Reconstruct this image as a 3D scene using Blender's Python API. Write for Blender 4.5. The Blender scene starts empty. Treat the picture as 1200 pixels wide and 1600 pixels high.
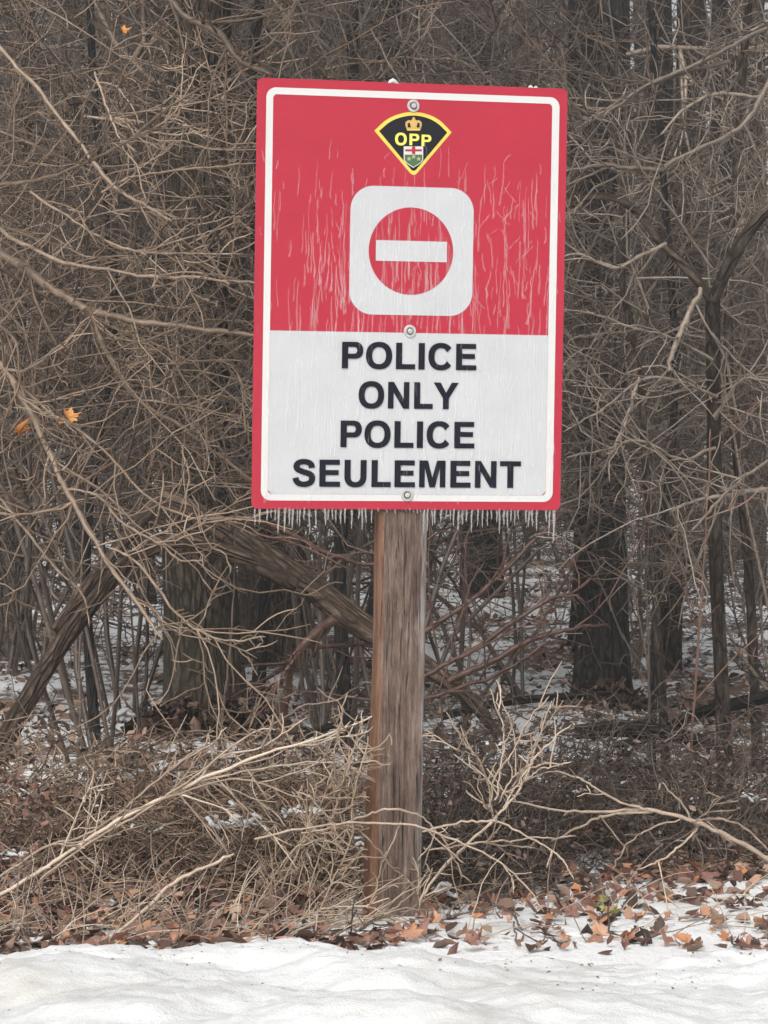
import bpy, math, random
import numpy as np
from mathutils import Vector, Matrix, noise

rng = np.random.default_rng(11)
random.seed(11)
scene = bpy.context.scene
col = scene.collection
R = math.radians

# ------------------------------------------------------------------ camera
K = 1.9e-4                      # tangent per photograph pixel
PITCH = math.atan(250 * K)
CAM = Vector((0, 0, 1.69))
cd = bpy.data.cameras.new('camera')
cam = bpy.data.objects.new('camera', cd)
col.objects.link(cam)
cam.location = CAM
cam.rotation_euler = (math.pi / 2 - PITCH, 0, 0)
cd.sensor_fit = 'VERTICAL'
cd.sensor_height = 24
cd.lens = 24 / (1600 * K)
cd.clip_end = 2000
cd.clip_start = 0.05
scene.camera = cam
FW = Vector((0, math.cos(PITCH), -math.sin(PITCH)))
UP = Vector((0, math.sin(PITCH), math.cos(PITCH)))


def ray(px, py):
    return FW + Vector((1, 0, 0)) * ((px - 600) * K) - UP * ((py - 800) * K)


def at(px, py, Y):
    d = ray(px, py)
    return CAM + d * (Y / d.y)


# ------------------------------------------------------------------ light
SUN_ELEV, SUN_ROT = 42, 200
w = bpy.data.worlds.new('World')
scene.world = w
w.use_nodes = True
nt = w.node_tree
nt.nodes.clear()
sky = nt.nodes.new('ShaderNodeTexSky')
sky.sky_type = 'NISHITA'
sky.sun_disc = False
sky.sun_elevation = R(SUN_ELEV)
sky.sun_rotation = R(SUN_ROT)
sky.air_density = 1.0
sky.dust_density = 5.0
sky.ozone_density = 1.0
hs = nt.nodes.new('ShaderNodeHueSaturation')
hs.inputs['Saturation'].default_value = 0.22      # overcast: the cloud deck greys the blue
bg = nt.nodes.new('ShaderNodeBackground')
bg.inputs['Strength'].default_value = 0.12
wo = nt.nodes.new('ShaderNodeOutputWorld')
nt.links.new(sky.outputs[0], hs.inputs['Color'])
nt.links.new(hs.outputs[0], bg.inputs[0])
nt.links.new(bg.outputs[0], wo.inputs[0])
sd = bpy.data.lights.new('sun', 'SUN')
sd.energy = 1.4
sd.angle = R(40)
sd.color = (1.0, 0.97, 0.93)
sun = bpy.data.objects.new('sun', sd)
col.objects.link(sun)
# sky sun_rotation is measured clockwise from +Y: direction to the sun
sdir = Vector((math.sin(R(SUN_ROT)) * math.cos(R(SUN_ELEV)), math.cos(R(SUN_ROT)) * math.cos(R(SUN_ELEV)), math.sin(R(SUN_ELEV))))
sun.rotation_euler = (-sdir).to_track_quat('-Z', 'Y').to_euler()
scene.view_settings.view_transform = 'Standard'
scene.view_settings.look = 'None'
scene.view_settings.gamma = 1
scene.view_settings.exposure = 0.32
scene.view_settings.use_curve_mapping = False
scene.render.engine = 'CYCLES'
scene.cycles.use_adaptive_sampling = True
scene.cycles.adaptive_threshold = 0.02
scene.cycles.max_bounces = 4
scene.cycles.diffuse_bounces = 3
scene.cycles.glossy_bounces = 2
scene.cycles.transparent_max_bounces = 8

# ------------------------------------------------------------------ materials


class NT:
    def __init__(s, name):
        s.m = bpy.data.materials.new(name)
        s.m.use_nodes = True
        s.t = s.m.node_tree
        s.b = s.t.nodes['Principled BSDF']
        s.out = s.t.nodes['Material Output']

    def n(s, kind, **kw):
        x = s.t.nodes.new('ShaderNode' + kind)
        for k, v in kw.items():
            setattr(x, k, v)
        return x

    def l(s, a, b):
        s.t.links.new(a, b)

    def noise(s, scale, detail=4, rough=0.6, vec=None, dist=0.0):
        x = s.n('TexNoise')
        x.inputs['Scale'].default_value = scale
        x.inputs['Detail'].default_value = detail
        x.inputs['Roughness'].default_value = rough
        x.inputs['Distortion'].default_value = dist
        if vec is not None:
            s.l(vec, x.inputs['Vector'])
        return x.outputs['Fac']

    def coord(s, scale=(1, 1, 1), which='Object'):
        c = s.n('TexCoord')
        m = s.n('Mapping')
        m.inputs['Scale'].default_value = scale
        s.l(c.outputs[which], m.inputs['Vector'])
        return m.outputs[0]

    def acoord(s, scale):
        c = s.n('Attribute', attribute_name='bark_co')
        m = s.n('Mapping')
        m.inputs['Scale'].default_value = scale
        s.l(c.outputs['Vector'], m.inputs['Vector'])
        return m.outputs[0]

    def ramp(s, fac, stops):
        r = s.n('ValToRGB')
        e = r.color_ramp.elements
        while len(e) < len(stops):
            e.new(0.5)
        for el, (p, c) in zip(e, stops):
            el.position = p
            el.color = (*c, 1)
        s.l(fac, r.inputs[0])
        return r.outputs[0]

    def mix(s, fac, a, b, mode='MIX'):
        m = s.n('Mix', data_type='RGBA', blend_type=mode)
        if isinstance(fac, (int, float)):
            m.inputs[0].default_value = fac
        else:
            s.l(fac, m.inputs[0])
        for v, i in ((a, 6), (b, 7)):
            if isinstance(v, tuple):
                m.inputs[i].default_value = (*v, 1)
            else:
                s.l(v, m.inputs[i])
        return m.outputs[2]

    def math(s, op, a, b=0.5, clamp=False):
        m = s.n('Math', operation=op, use_clamp=clamp)
        for v, i in ((a, 0), (b, 1)):
            if isinstance(v, (int, float)):
                m.inputs[i].default_value = v
            else:
                s.l(v, m.inputs[i])
        return m.outputs[0]

    def attr(s, name='tint'):
        return s.n('Attribute', attribute_name=name).outputs['Fac']

    def bump(s, h, strength=0.4, dist=0.01):
        b = s.n('Bump')
        b.inputs['Strength'].default_value = strength
        b.inputs['Distance'].default_value = dist
        s.l(h, b.inputs['Height'])
        s.l(b.outputs[0], s.b.inputs['Normal'])

    def color(s, c):
        if isinstance(c, tuple):
            s.b.inputs['Base Color'].default_value = (*c, 1)
        else:
            s.l(c, s.b.inputs['Base Color'])

    def set(s, rough=0.6, spec=0.5, coat=0.0, coat_rough=0.1):
        s.b.inputs['Roughness'].default_value = rough
        s.b.inputs['Specular IOR Level'].default_value = spec
        s.b.inputs['Coat Weight'].default_value = coat
        s.b.inputs['Coat Roughness'].default_value = coat_rough
        return s


def mat_plain(name, c, rough=0.5, spec=0.5, coat=0.0, coat_rough=0.1, var=0.06, vscale=30):
    a = NT(name).set(rough, spec, coat, coat_rough)
    f = a.noise(vscale, 5, 0.65, a.coord())
    d = tuple(x * (1 - var * 2) for x in c)
    e = tuple(min(1, x * (1 + var)) for x in c)
    a.color(a.ramp(f, [(0.3, d), (0.7, e)]))
    return a.m


def mat_bark(name, dark, mid, light, moss=None, scale=1.0, iso=False):
    """Furrowed bark: long irregular plates between dark cracks."""
    a = NT(name).set(0.8, 0.25)
    st = (1, 1, 1) if iso else (1, 1, 0.22)
    c0 = a.acoord(tuple(x * scale for x in st))
    wob = a.n('TexNoise')
    wob.inputs['Scale'].default_value = 9
    wob.inputs['Detail'].default_value = 3
    a.l(c0, wob.inputs['Vector'])
    mixv = a.n('Mix', data_type='VECTOR')
    mixv.inputs[0].default_value = 0.09
    a.l(c0, mixv.inputs[4])
    a.l(wob.outputs['Color'], mixv.inputs[5])
    vo = a.n('TexVoronoi', feature='DISTANCE_TO_EDGE')
    vo.inputs['Scale'].default_value = 34
    a.l(mixv.outputs[1], vo.inputs['Vector'])
    crack = a.ramp(vo.outputs['Distance'], [(0.0, (0, 0, 0)), (0.22, (1, 1, 1))])
    fine = a.noise(60 * scale, 6, 0.75, a.acoord(tuple(x * scale for x in ((1, 1, 1) if iso else (1, 1, 0.35)))))
    big = a.noise(2.5, 4, 0.6, a.acoord((1, 1, 0.6)))
    f = a.math('ADD', a.math('MULTIPLY', fine, 0.6), a.math('MULTIPLY', big, 0.4))
    c = a.ramp(f, [(0.34, dark), (0.5, mid), (0.66, light)])
    c = a.mix(a.math('MULTIPLY', a.math('SUBTRACT', 1.0, crack), 0.7), c, dark)
    if moss:
        g = a.ramp(a.noise(1.3, 5, 0.7, a.acoord((1.5, 1.5, 0.6))), [(0.45, (0, 0, 0)), (0.62, (1, 1, 1))])
        c = a.mix(a.math('MULTIPLY', g, 0.4), c, moss)
    t = a.attr()
    c = a.mix(1.0, c, a.ramp(t, [(0, (0.55, 0.55, 0.55)), (1, (1.35, 1.3, 1.25))]), 'MULTIPLY')
    a.color(c)
    a.bump(a.math('ADD', a.math('MULTIPLY', crack, 0.7), a.math('MULTIPLY', fine, 0.6)), 1.0, 0.02)
    return a.m


def mat_twig(name, dark, mid, light, rough=0.45):
    a = NT(name).set(rough, 0.5)
    t = a.attr()
    f = a.noise(26, 3, 0.75, a.coord())
    oi = a.n('ObjectInfo').outputs['Random']
    s = a.math('ADD', a.math('MULTIPLY', f, 0.8), a.math('SUBTRACT', t, 0.4))
    s = a.math('ADD', s, a.math('MULTIPLY', a.math('SUBTRACT', oi, 0.5), 0.12))
    a.color(a.ramp(s, [(0.1, dark), (0.5, mid), (0.95, light)]))
    return a.m


def mat_leaf(name, stops):
    a = NT(name).set(0.55, 0.4)
    t = a.attr()
    f = a.noise(25, 4, 0.7, a.coord())
    s = a.math('ADD', a.math('MULTIPLY', a.math('SUBTRACT', f, 0.5), 0.35), t)
    oi = a.n('ObjectInfo').outputs['Random']
    s = a.math('ADD', s, a.math('MULTIPLY', a.math('SUBTRACT', oi, 0.5), 0.9))
    a.color(a.ramp(s, stops))
    a.bump(f, 0.4, 0.004)
    return a.m


M = {}
M['bark'] = mat_bark('bark_grey_brown', (0.028, 0.023, 0.02), (0.085, 0.068, 0.055), (0.19, 0.155, 0.125))
M['bark_olive'] = mat_bark('bark_olive', (0.02, 0.017, 0.013), (0.085, 0.07, 0.052), (0.21, 0.175, 0.135), (0.085, 0.078, 0.05))
M['bark_dark'] = mat_bark('bark_dark', (0.012, 0.012, 0.012), (0.035, 0.033, 0.032), (0.08, 0.074, 0.068))
M['bark_slate'] = mat_bark('bark_slate', (0.016, 0.016, 0.016), (0.055, 0.052, 0.05), (0.13, 0.12, 0.112))
M['bark_dead'] = mat_bark('bark_dead_wood', (0.03, 0.022, 0.018), (0.125, 0.092, 0.07), (0.36, 0.28, 0.21), scale=1.0)
M['twig'] = mat_twig('twig_brown', (0.05, 0.033, 0.023), (0.20, 0.138, 0.098), (0.46, 0.345, 0.25))
M['twig_grey'] = mat_twig('twig_grey', (0.05, 0.038, 0.029), (0.19, 0.15, 0.117), (0.43, 0.355, 0.285))
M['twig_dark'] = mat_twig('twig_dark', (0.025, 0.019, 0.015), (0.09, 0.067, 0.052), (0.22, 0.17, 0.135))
M['twig_tan'] = mat_twig('twig_tan', (0.05, 0.034, 0.023), (0.185, 0.13, 0.088), (0.42, 0.315, 0.23))
M['twig_red'] = mat_twig('twig_reddish', (0.05, 0.025, 0.02), (0.19, 0.105, 0.075), (0.38, 0.25, 0.18))
M['straw'] = mat_twig('straw', (0.14, 0.095, 0.068), (0.34, 0.255, 0.19), (0.60, 0.49, 0.38), 0.5)
M['leaf'] = mat_leaf('dead_leaf', [(0.05, (0.08, 0.04, 0.034)), (0.35, (0.23, 0.115, 0.088)), (0.6, (0.34, 0.18, 0.135)),
                                   (0.82, (0.46, 0.21, 0.09)), (1.0, (0.5, 0.36, 0.28))])
M['leaf_dull'] = mat_leaf('dull_leaf', [(0.05, (0.045, 0.028, 0.022)), (0.4, (0.15, 0.095, 0.068)), (0.7, (0.27, 0.175, 0.125)),
                                        (1.0, (0.48, 0.35, 0.26))])
M['leaf_dark'] = mat_leaf('dark_leaf', [(0.05, (0.018, 0.013, 0.013)), (0.5, (0.06, 0.043, 0.038)), (0.8, (0.13, 0.095, 0.078)),
                                        (1.0, (0.28, 0.21, 0.17))])
M['leaf_orange'] = mat_leaf('orange_leaf', [(0.0, (0.36, 0.13, 0.035)), (0.5, (0.6, 0.27, 0.08)), (1.0, (0.72, 0.4, 0.16))])
M['leaf_green'] = mat_leaf('green_leaf', [(0.0, (0.10, 0.12, 0.03)), (0.5, (0.22, 0.26, 0.07)), (1.0, (0.4, 0.42, 0.16))])


def mat_snow(name, dirt=0.3):
    a = NT(name).set(0.6, 0.35)
    v = a.coord()
    f = a.noise(1.6, 8, 0.62, v)
    g = a.noise(14, 6, 0.7, v)
    c = a.ramp(f, [(0.36, (0.77, 0.78, 0.785)), (0.55, (0.71, 0.72, 0.715)), (0.72, (0.56, 0.54, 0.50))])
    sp = a.ramp(g, [(0.64, (0, 0, 0)), (0.78, (1, 1, 1))])
    c = a.mix(a.math('MULTIPLY', sp, dirt), c, (0.42, 0.38, 0.33))
    a.color(c)
    a.b.inputs['Subsurface Weight'].default_value = 0.0
    a.bump(a.math('ADD', a.noise(22, 8, 0.7, v), a.math('MULTIPLY', a.noise(150, 3, 0.7, v), 0.5)), 0.55, 0.014)
    return a.m


M['snow'] = mat_snow('snow', 0.5)
M['snow_clean'] = mat_snow('snow_clean', 0.1)

# forest floor: soil, fine litter and thin snow
a = NT('forest_floor').set(0.85, 0.25)
v = a.coord()
big = a.noise(0.9, 5, 0.6, v)
fine = a.noise(15, 6, 0.75, a.coord((1, 0.7, 1)))
soil = a.ramp(a.noise(40, 5, 0.75, v), [(0.3, (0.05, 0.032, 0.024)), (0.5, (0.15, 0.095, 0.068)), (0.72, (0.30, 0.20, 0.145))])
mask = a.math('ADD', a.math('MULTIPLY', big, 0.6), a.math('MULTIPLY', fine, 0.55))
sp_ = a.n('SeparateXYZ')
a.l(v, sp_.inputs[0])
fr = a.n('MapRange')
a.l(sp_.outputs[1], fr.inputs[0])
fr.inputs[1].default_value, fr.inputs[2].default_value, fr.inputs[3].default_value, fr.inputs[4].default_value = 10.1, 11.0, 0.17, 0.0
rt = a.n('MapRange')
a.l(sp_.outputs[0], rt.inputs[0])
rt.inputs[1].default_value, rt.inputs[2].default_value, rt.inputs[3].default_value, rt.inputs[4].default_value = -0.3, 0.1, 0.3, 1.0
mask = a.math('ADD', mask, a.math('MULTIPLY', fr.outputs[0], rt.outputs[0]))
mk = a.ramp(mask, [(0.525, (0, 0, 0)), (0.58, (1, 1, 1))])
a.color(a.mix(mk, soil, (0.84, 0.85, 0.85)))
a.bump(a.math('ADD', fine, a.math('MULTIPLY', mk, 0.6)), 0.7, 0.03)
M['floor'] = a.m

a = NT('asphalt').set(0.8, 0.3)
f = a.noise(160, 5, 0.7, a.coord())
g = a.noise(1.2, 5, 0.6, a.coord((1, 2.5, 1)))
a.color(a.mix(a.ramp(g, [(0.4, (0, 0, 0)), (0.7, (0.5, 0.5, 0.5))]), a.ramp(f, [(0.3, (0.035, 0.035, 0.036)), (0.7, (0.075, 0.074, 0.072))]), (0.32, 0.32, 0.32)))
a.bump(f, 0.3, 0.004)
M['asphalt'] = a.m

# ------------------------------------------------------------------ mesh helpers


def tag(o, label=None, cat=None, group=None, kind=None):
    if label:
        o['label'] = label
    if cat:
        o['category'] = cat
    if group:
        o['group'] = group
    if kind:
        o['kind'] = kind
    return o


def empty(name, loc=(0, 0, 0)):
    o = bpy.data.objects.new(name, None)
    o.empty_display_size = 0.1
    o.location = loc
    col.objects.link(o)
    return o


def link(name, me, mat=None, parent=None):
    if mat is not None and not me.materials:
        me.materials.append(mat)
    o = bpy.data.objects.new(name, me)
    col.objects.link(o)
    if parent is not None:
        o.parent = parent
    return o


def raw_mesh(name, V, F, tint=None, smooth=True):
    """V (n,3); F list of arrays, each (m,k)."""
    me = bpy.data.meshes.new(name)
    V = np.asarray(V, np.float32)
    me.vertices.add(len(V))
    me.vertices.foreach_set('co', V.ravel())
    loops = np.concatenate([f.ravel() for f in F]).astype(np.int32)
    sizes = np.concatenate([np.full(len(f), f.shape[1]) for f in F]).astype(np.int32)
    starts = np.concatenate([[0], np.cumsum(sizes)[:-1]]).astype(np.int32)
    me.loops.add(len(loops))
    me.loops.foreach_set('vertex_index', loops)
    me.polygons.add(len(sizes))
    me.polygons.foreach_set('loop_start', starts)
    me.polygons.foreach_set('loop_total', sizes)
    if smooth:
        me.polygons.foreach_set('use_smooth', np.ones(len(sizes), bool))
    if tint is not None:
        at_ = me.attributes.new('tint', 'FLOAT', 'POINT')
        at_.data.foreach_set('value', np.asarray(tint, np.float32))
    me.update(calc_edges=True)
    me.validate()
    return me


class Tubes:
    def __init__(s):
        s.g = {}
        s.count = 0

    def add(s, P, r, sides=3, tint=0.5):
        P = np.asarray(P, float)
        r = np.asarray(r, float)
        s.g.setdefault((len(P), sides), []).append((P, r, tint))
        s.count += 1

    def mesh(s, name):
        VV, FF, TT = [], [], []
        base = 0
        for (n, k), L in s.g.items():
            P = np.stack([x[0] for x in L])
            r = np.stack([x[1] for x in L])
            t = np.array([x[2] for x in L])
            m = len(L)
            T = np.gradient(P, axis=1)
            T /= np.linalg.norm(T, axis=2, keepdims=True) + 1e-9
            ax = P[:, -1] - P[:, 0]
            ax /= np.linalg.norm(ax, axis=1, keepdims=True) + 1e-9
            ref = np.zeros((m, 3))
            ref[np.arange(m), np.abs(ax).argmin(axis=1)] = 1
            n1 = np.cross(T, ref[:, None, :])
            n1 /= np.linalg.norm(n1, axis=2, keepdims=True) + 1e-9
            n2 = np.cross(T, n1)
            ang = np.arange(k) * 2 * np.pi / k
            ring = (n1[:, :, None, :] * np.cos(ang)[None, None, :, None] + n2[:, :, None, :] * np.sin(ang)[None, None, :, None])
            V = P[:, :, None, :] + ring * r[:, :, None, None]
            VV.append(V.reshape(-1, 3))
            TT.append(np.repeat(t, n * k))
            idx = np.arange(m * n * k).reshape(m, n, k) + base
            a0 = idx[:, :-1]
            b0 = idx[:, 1:]
            F = np.stack([a0, np.roll(a0, -1, 2), np.roll(b0, -1, 2), b0], axis=-1).reshape(-1, 4)
            FF.append(F)
            if k >= 5:
                FF.append(idx[:, -1, :].reshape(m, k))
            base += m * n * k
        return raw_mesh(name, np.concatenate(VV), FF, np.concatenate(TT))

    def build(s, name, mat, parent=None):
        return link(name, s.mesh(name), mat, parent)


def norm(v):
    return v / (np.linalg.norm(v) + 1e-9)


def smooth_line(P, n):
    """Catmull-Rom through rows of P (any columns), n samples."""
    P = np.asarray(P, float)
    Q = np.vstack([2 * P[0] - P[1], P, 2 * P[-1] - P[-2]])
    m = len(P) - 1
    out = []
    for t in np.linspace(0, m, n):
        i = min(int(t), m - 1)
        u = t - i
        p0, p1, p2, p3 = Q[i], Q[i + 1], Q[i + 2], Q[i + 3]
        out.append(0.5 * ((2 * p1) + (-p0 + p2) * u + (2 * p0 - 5 * p1 + 4 * p2 - p3) * u * u + (-p0 + 3 * p1 - 3 * p2 + p3) * u ** 3))
    return np.array(out)


def grow(T, g, p, d, L, r, lvl, par, tint=None):
    """One branch and, level by level, its side twigs."""
    n = par['n'][lvl]
    step = L / (n - 1)
    pts = [np.array(p, float)]
    dirs = [norm(np.array(d, float))]
    wig = par['wig'][lvl]
    up = par['up'][lvl]
    for i in range(n - 1):
        dd = norm(dirs[-1] + g.normal(0, wig, 3) + np.array([0, 0, up]))
        pts.append(pts[-1] + dd * step)
        dirs.append(dd)
    pts = np.array(pts)
    rr = np.maximum(np.linspace(r, r * par['tip'], n), par['rmin'])
    rr[-1] *= 0.6
    t = g.uniform(*par['tint']) if tint is None else np.clip(tint + g.normal(0, 0.1), 0, 1)
    T.add(pts, rr, par['sides'][lvl], t)
    if lvl + 1 >= len(par['n']):
        return
    kids = g.poisson(par['kids'][lvl] * L)
    for q in range(kids):
        f = g.uniform(par.get('from', 0.2) if lvl == 0 else 0.12, 1.0)
        i = min(int(f * (n - 1)), n - 2)
        u = f * (n - 1) - i
        pp = pts[i] * (1 - u) + pts[i + 1] * u
        dd = dirs[i + 1]
        a_ = R(g.uniform(*par['ang']))
        pr = norm(np.cross(dd, g.normal(0, 1, 3)))
        cdv = dd * math.cos(a_) + pr * math.sin(a_)
        grow(T, g, pp, cdv, L * g.uniform(*par['ratio'][lvl]) * (1.15 - 0.5 * f), max(rr[i] * g.uniform(0.5, 0.78), par['rmin']), lvl + 1, par, t)


def trunk_mesh(name, pts, seed, sides=18, flare=0.35, rough=0.07, tint=0.5, flare_h=0.45):
    """pts rows: x,y,z,r ; returns a mesh with an uneven, fluted surface."""
    n = max(20, int(len(pts) * 9))
    Q = smooth_line(pts, n)
    P, rad = Q[:, :3], Q[:, 3]
    T = np.gradient(P, axis=0)
    T /= np.linalg.norm(T, axis=1, keepdims=True)
    ax = norm(P[-1] - P[0])
    ref = np.zeros(3)
    ref[np.abs(ax).argmin()] = 1
    n1 = np.cross(T, ref)
    n1 /= np.linalg.norm(n1, axis=1, keepdims=True)
    n2 = np.cross(T, n1)
    ang = np.arange(sides) * 2 * np.pi / sides
    s = np.concatenate([[0], np.cumsum(np.linalg.norm(np.diff(P, axis=0), axis=1))])
    V = np.zeros((n, sides, 3))
    BC = np.zeros((n, sides, 3))
    for i in range(n):
        fl = 1 + flare * math.exp(-s[i] / flare_h)
        for j in range(sides):
            ca, sa = math.cos(ang[j]), math.sin(ang[j])
            BC[i, j] = (ca * rad[i] + seed, sa * rad[i], s[i])
            nz = noise.noise(Vector((ca * 1.6 + seed, sa * 1.6, s[i] * 0.9)))
            nz2 = noise.noise(Vector((ca * 4 + seed, sa * 4 + 7, s[i] * 1.7)))
            lob = flare * 0.5 * math.exp(-s[i] / (flare_h * 0.7)) * math.sin(5 * ang[j] + seed)
            V[i, j] = P[i] + (n1[i] * ca + n2[i] * sa) * rad[i] * (fl + lob + rough * 1.4 * nz + rough * nz2)
    idx = np.arange(n * sides).reshape(n, sides)
    F = np.stack([idx[:-1], np.roll(idx[:-1], -1, 1), np.roll(idx[1:], -1, 1), idx[1:]], axis=-1).reshape(-1, 4)
    me = raw_mesh(name, V.reshape(-1, 3), [F, idx[-1:].reshape(1, -1), idx[:1, ::-1].reshape(1, -1)], np.full(n * sides, tint))
    me.attributes.new('bark_co', 'FLOAT_VECTOR', 'POINT').data.foreach_set('vector', BC.reshape(-1).astype(np.float32))
    return me


# ------------------------------------------------------------------ the setting
def fbm(x, y, s, seed=0.0):
    return noise.fractal(Vector((x * s + seed, y * s - seed, seed * 0.37)), 1.0, 2.0, 4)


def ground_z(x, y):
    z = 0.035 * fbm(x, y, 0.8, 3.0) + 0.012 * fbm(x, y, 4.0, 5.0)
    if y < 10.4:
        z *= max(0.25, min(1, (y - 9.0) / 1.4)) if y > 9.0 else 0.25
    if y > 12:
        z += 0.10 * min(1, (y - 12) / 8) * fbm(x, y, 0.25, 9.0)
    if y > 34:
        q = min(1, (y - 34) / 55)
        z += (5.2 - 4.2 * min(1, max(0, x / (.07 * y)))) * q * q * (3 - 2 * q) + 0.8 * q * fbm(x, y, 0.05, 2.0)
    return z


xs = np.concatenate([-np.geomspace(220, 4.2, 22), np.linspace(-4, 4, 90), np.geomspace(4.2, 220, 22)])
ys = np.concatenate([[-200, -60, -20, -6, 0, 4, 7], np.linspace(8.6, 20, 130), np.geomspace(20.3, 420, 60)])
gx, gy = np.meshgrid(xs, ys)
gz = np.array([[ground_z(x, y) - (0.12 if y < 8.5 else 0) for x in xs] for y in ys])
idx = np.arange(gx.size).reshape(gx.shape)
F = np.stack([idx[:-1, :-1], idx[:-1, 1:], idx[1:, 1:], idx[1:, :-1]], -1).reshape(-1, 4)
ground = link('ground', raw_mesh('ground', np.stack([gx, gy, gz], -1).reshape(-1, 3), [F]), M['floor'])
tag(ground, 'forest floor of brown leaf litter with patches of thin snow', 'ground', kind='structure')

# ploughed snow along the road edge
bx = np.linspace(-5, 5, 420)
by = np.concatenate([np.linspace(4.6, 7.8, 26)[:-1], np.linspace(7.8, 9.75, 150)])


def edge_y(x):
    return 9.17 + 0.07 * fbm(x, 0, 0.9, 1.3) + 0.07 * fbm(x, 0, 3.2, 4.4) + 0.04 * fbm(x, 0, 11, 8.8)


ey = [edge_y(x) for x in bx]
gm_ = np.random.default_rng(4)
MOUNDS = [(gm_.uniform(-2.2, 2.2), gm_.uniform(8.0, 9.3), gm_.uniform(.04, .22), gm_.uniform(.4, 1.0)) for _ in range(70)]
XX, YY = np.meshgrid(bx, by)
MH = np.zeros_like(XX)
for mx_, my_, mr_, ms_ in MOUNDS:
    MH = np.maximum(MH, (.4 * ms_) * mr_ * np.exp(-(((XX - mx_) / (1.5 * mr_)) ** 2 + ((YY - my_) / mr_) ** 2) ** 1.5))
V = []
for iy, y in enumerate(by):
    for i, x in enumerate(bx):
        q = (ey[i] - y) / 0.16
        q = max(0.0, min(1.0, q))
        prof = math.sqrt(max(0, 1 - (1 - q) ** 2))
        h = 0.045 + 0.035 * fbm(x, y * .8, 0.9, 12.0) + MH[iy, i] + 0.012 * fbm(x, y, 2.6, 17.0) + 0.007 * fbm(x, y, 9, 21.0) + 0.009 * fbm(x, y, 26, 23.0)
        rdg = 1 - abs(fbm(x * 0.8, y * 2.0, 1.5, 31.0))
        h += 0.006 * (rdg - 0.7)
        h = max(h, 0.008) * prof - 0.05 * (1 - prof) + ground_z(x, y) * prof
        if y < 6:
            h -= 0.10 * min(1, (6 - y) / 1.2)
        V.append((x, y, h))
idx = np.arange(len(by) * len(bx)).reshape(len(by), len(bx))
F = np.stack([idx[:-1, :-1], idx[:-1, 1:], idx[1:, 1:], idx[1:, :-1]], -1).reshape(-1, 4)
BANK = np.array(V)[:, 2].reshape(len(by), len(bx))
bank = link('snow_bank', raw_mesh('snow_bank', np.array(V), [F]), M['snow'])
tag(bank, 'ploughed white snow bank with lumpy surface along the road edge', 'snow bank', kind='structure')
rd = link('road', raw_mesh('road', np.array([(-200, -4, -.085), (200, -4, -.085), (200, 5.2, -.085), (-200, 5.2, -.085)]), [np.array([[0, 1, 2, 3]])], smooth=False), M['asphalt'])
tag(rd, 'grey salted asphalt road in front of the snow bank', 'road', kind='structure')
sh = link('road_shoulder', raw_mesh('road_shoulder', np.array([(-200, -30, -.10), (200, -30, -.10), (200, -3.5, -.10), (-200, -3.5, -.10)]), [np.array([[0, 1, 2, 3]])], smooth=False), M['snow_clean'])
tag(sh, 'snow covered road shoulder on the far side', 'shoulder', kind='structure')

# ------------------------------------------------------------------ the sign
TH, LEAN = R(14), R(0.92)
sign = empty('road_sign')
base = at(622, 1440, 10.0)
base.z = 0.0
SM = Matrix.Translation(base) @ Matrix.Rotation(TH, 4, 'Z') @ Matrix.Rotation(LEAN, 4, 'Y')
sign.matrix_world = SM
SI = SM.inverted()
FACE = -0.012                    # local y of the sign's printed face
tag(sign, 'red and white police only sign with icicles on a weathered wooden post', 'road sign')


def S(px, py, y0=FACE):
    o = SI @ CAM
    d = SI.to_3x3() @ ray(px, py)
    t = (y0 - o.y) / d.y
    q = o + d * t
    return np.array([q.x, q.z])


TL, TR, BR, BL = S(402, 122), S(886, 138), S(876, 797), S(393, 795)
X0, X1 = (TL[0] + BL[0]) / 2, (TR[0] + BR[0]) / 2
Z0, Z1 = (BL[1] + BR[1]) / 2, (TL[1] + TR[1]) / 2
print('SIGN corners', TL, TR, BR, BL, 'size', X1 - X0, Z1 - Z0)
PX = (X1 - X0) / 484.0           # metres per pixel across the face (horizontal)
PZ = (Z1 - Z0) / 666.0


def rrect(x0, z0, x1, z1, r, n=8):
    out = []
    for cx, cz, a0 in ((x1 - r, z1 - r, 0), (x0 + r, z1 - r, 90), (x0 + r, z0 + r, 180), (x1 - r, z0 + r, 270)):
        for i in range(n + 1):
            t = R(a0 + 90 * i / n)
            out.append((cx + r * math.cos(t), cz + r * math.sin(t)))
    return out


def flat(polys, y):
    """polygons (lists of x,z) -> verts, faces facing -Y."""
    V, Fs = [], []
    for p in polys:
        area = sum(p[i][0] * p[(i + 1) % len(p)][1] - p[(i + 1) % len(p)][0] * p[i][1] for i in range(len(p)))
        if area < 0:
            p = p[::-1]
        b = len(V)
        V += [(x, y, z) for x, z in p]
        Fs.append(list(range(b, b + len(p))))
    return V, Fs


def sheet(name, polys, lift, mat, parent=None):
    V, Fs = flat(polys, FACE - lift)
    me = bpy.data.meshes.new(name)
    me.from_pydata(V, [], Fs)
    me.update()
    return link(name, me, mat, parent or sign)


def plate(name, poly, y0, y1, mat, parent=None):
    n = len(poly)
    V = [(x, y0, z) for x, z in poly] + [(x, y1, z) for x, z in poly]
    Fs = [list(range(n)), list(range(2 * n - 1, n - 1, -1))] + [[i + n, (i + 1) % n + n, (i + 1) % n, i] for i in range(n)]
    me = bpy.data.meshes.new(name)
    me.from_pydata(V, [], Fs)
    me.update()
    return link(name, me, mat, parent or sign)


def ring(outer, inner):
    n = len(outer)
    return [[outer[i], outer[(i + 1) % n], inner[(i + 1) % n], inner[i]] for i in range(n)]


def strip(outer, inner):
    return [[outer[i], outer[i + 1], inner[i + 1], inner[i]] for i in range(len(outer) - 1)]


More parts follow.
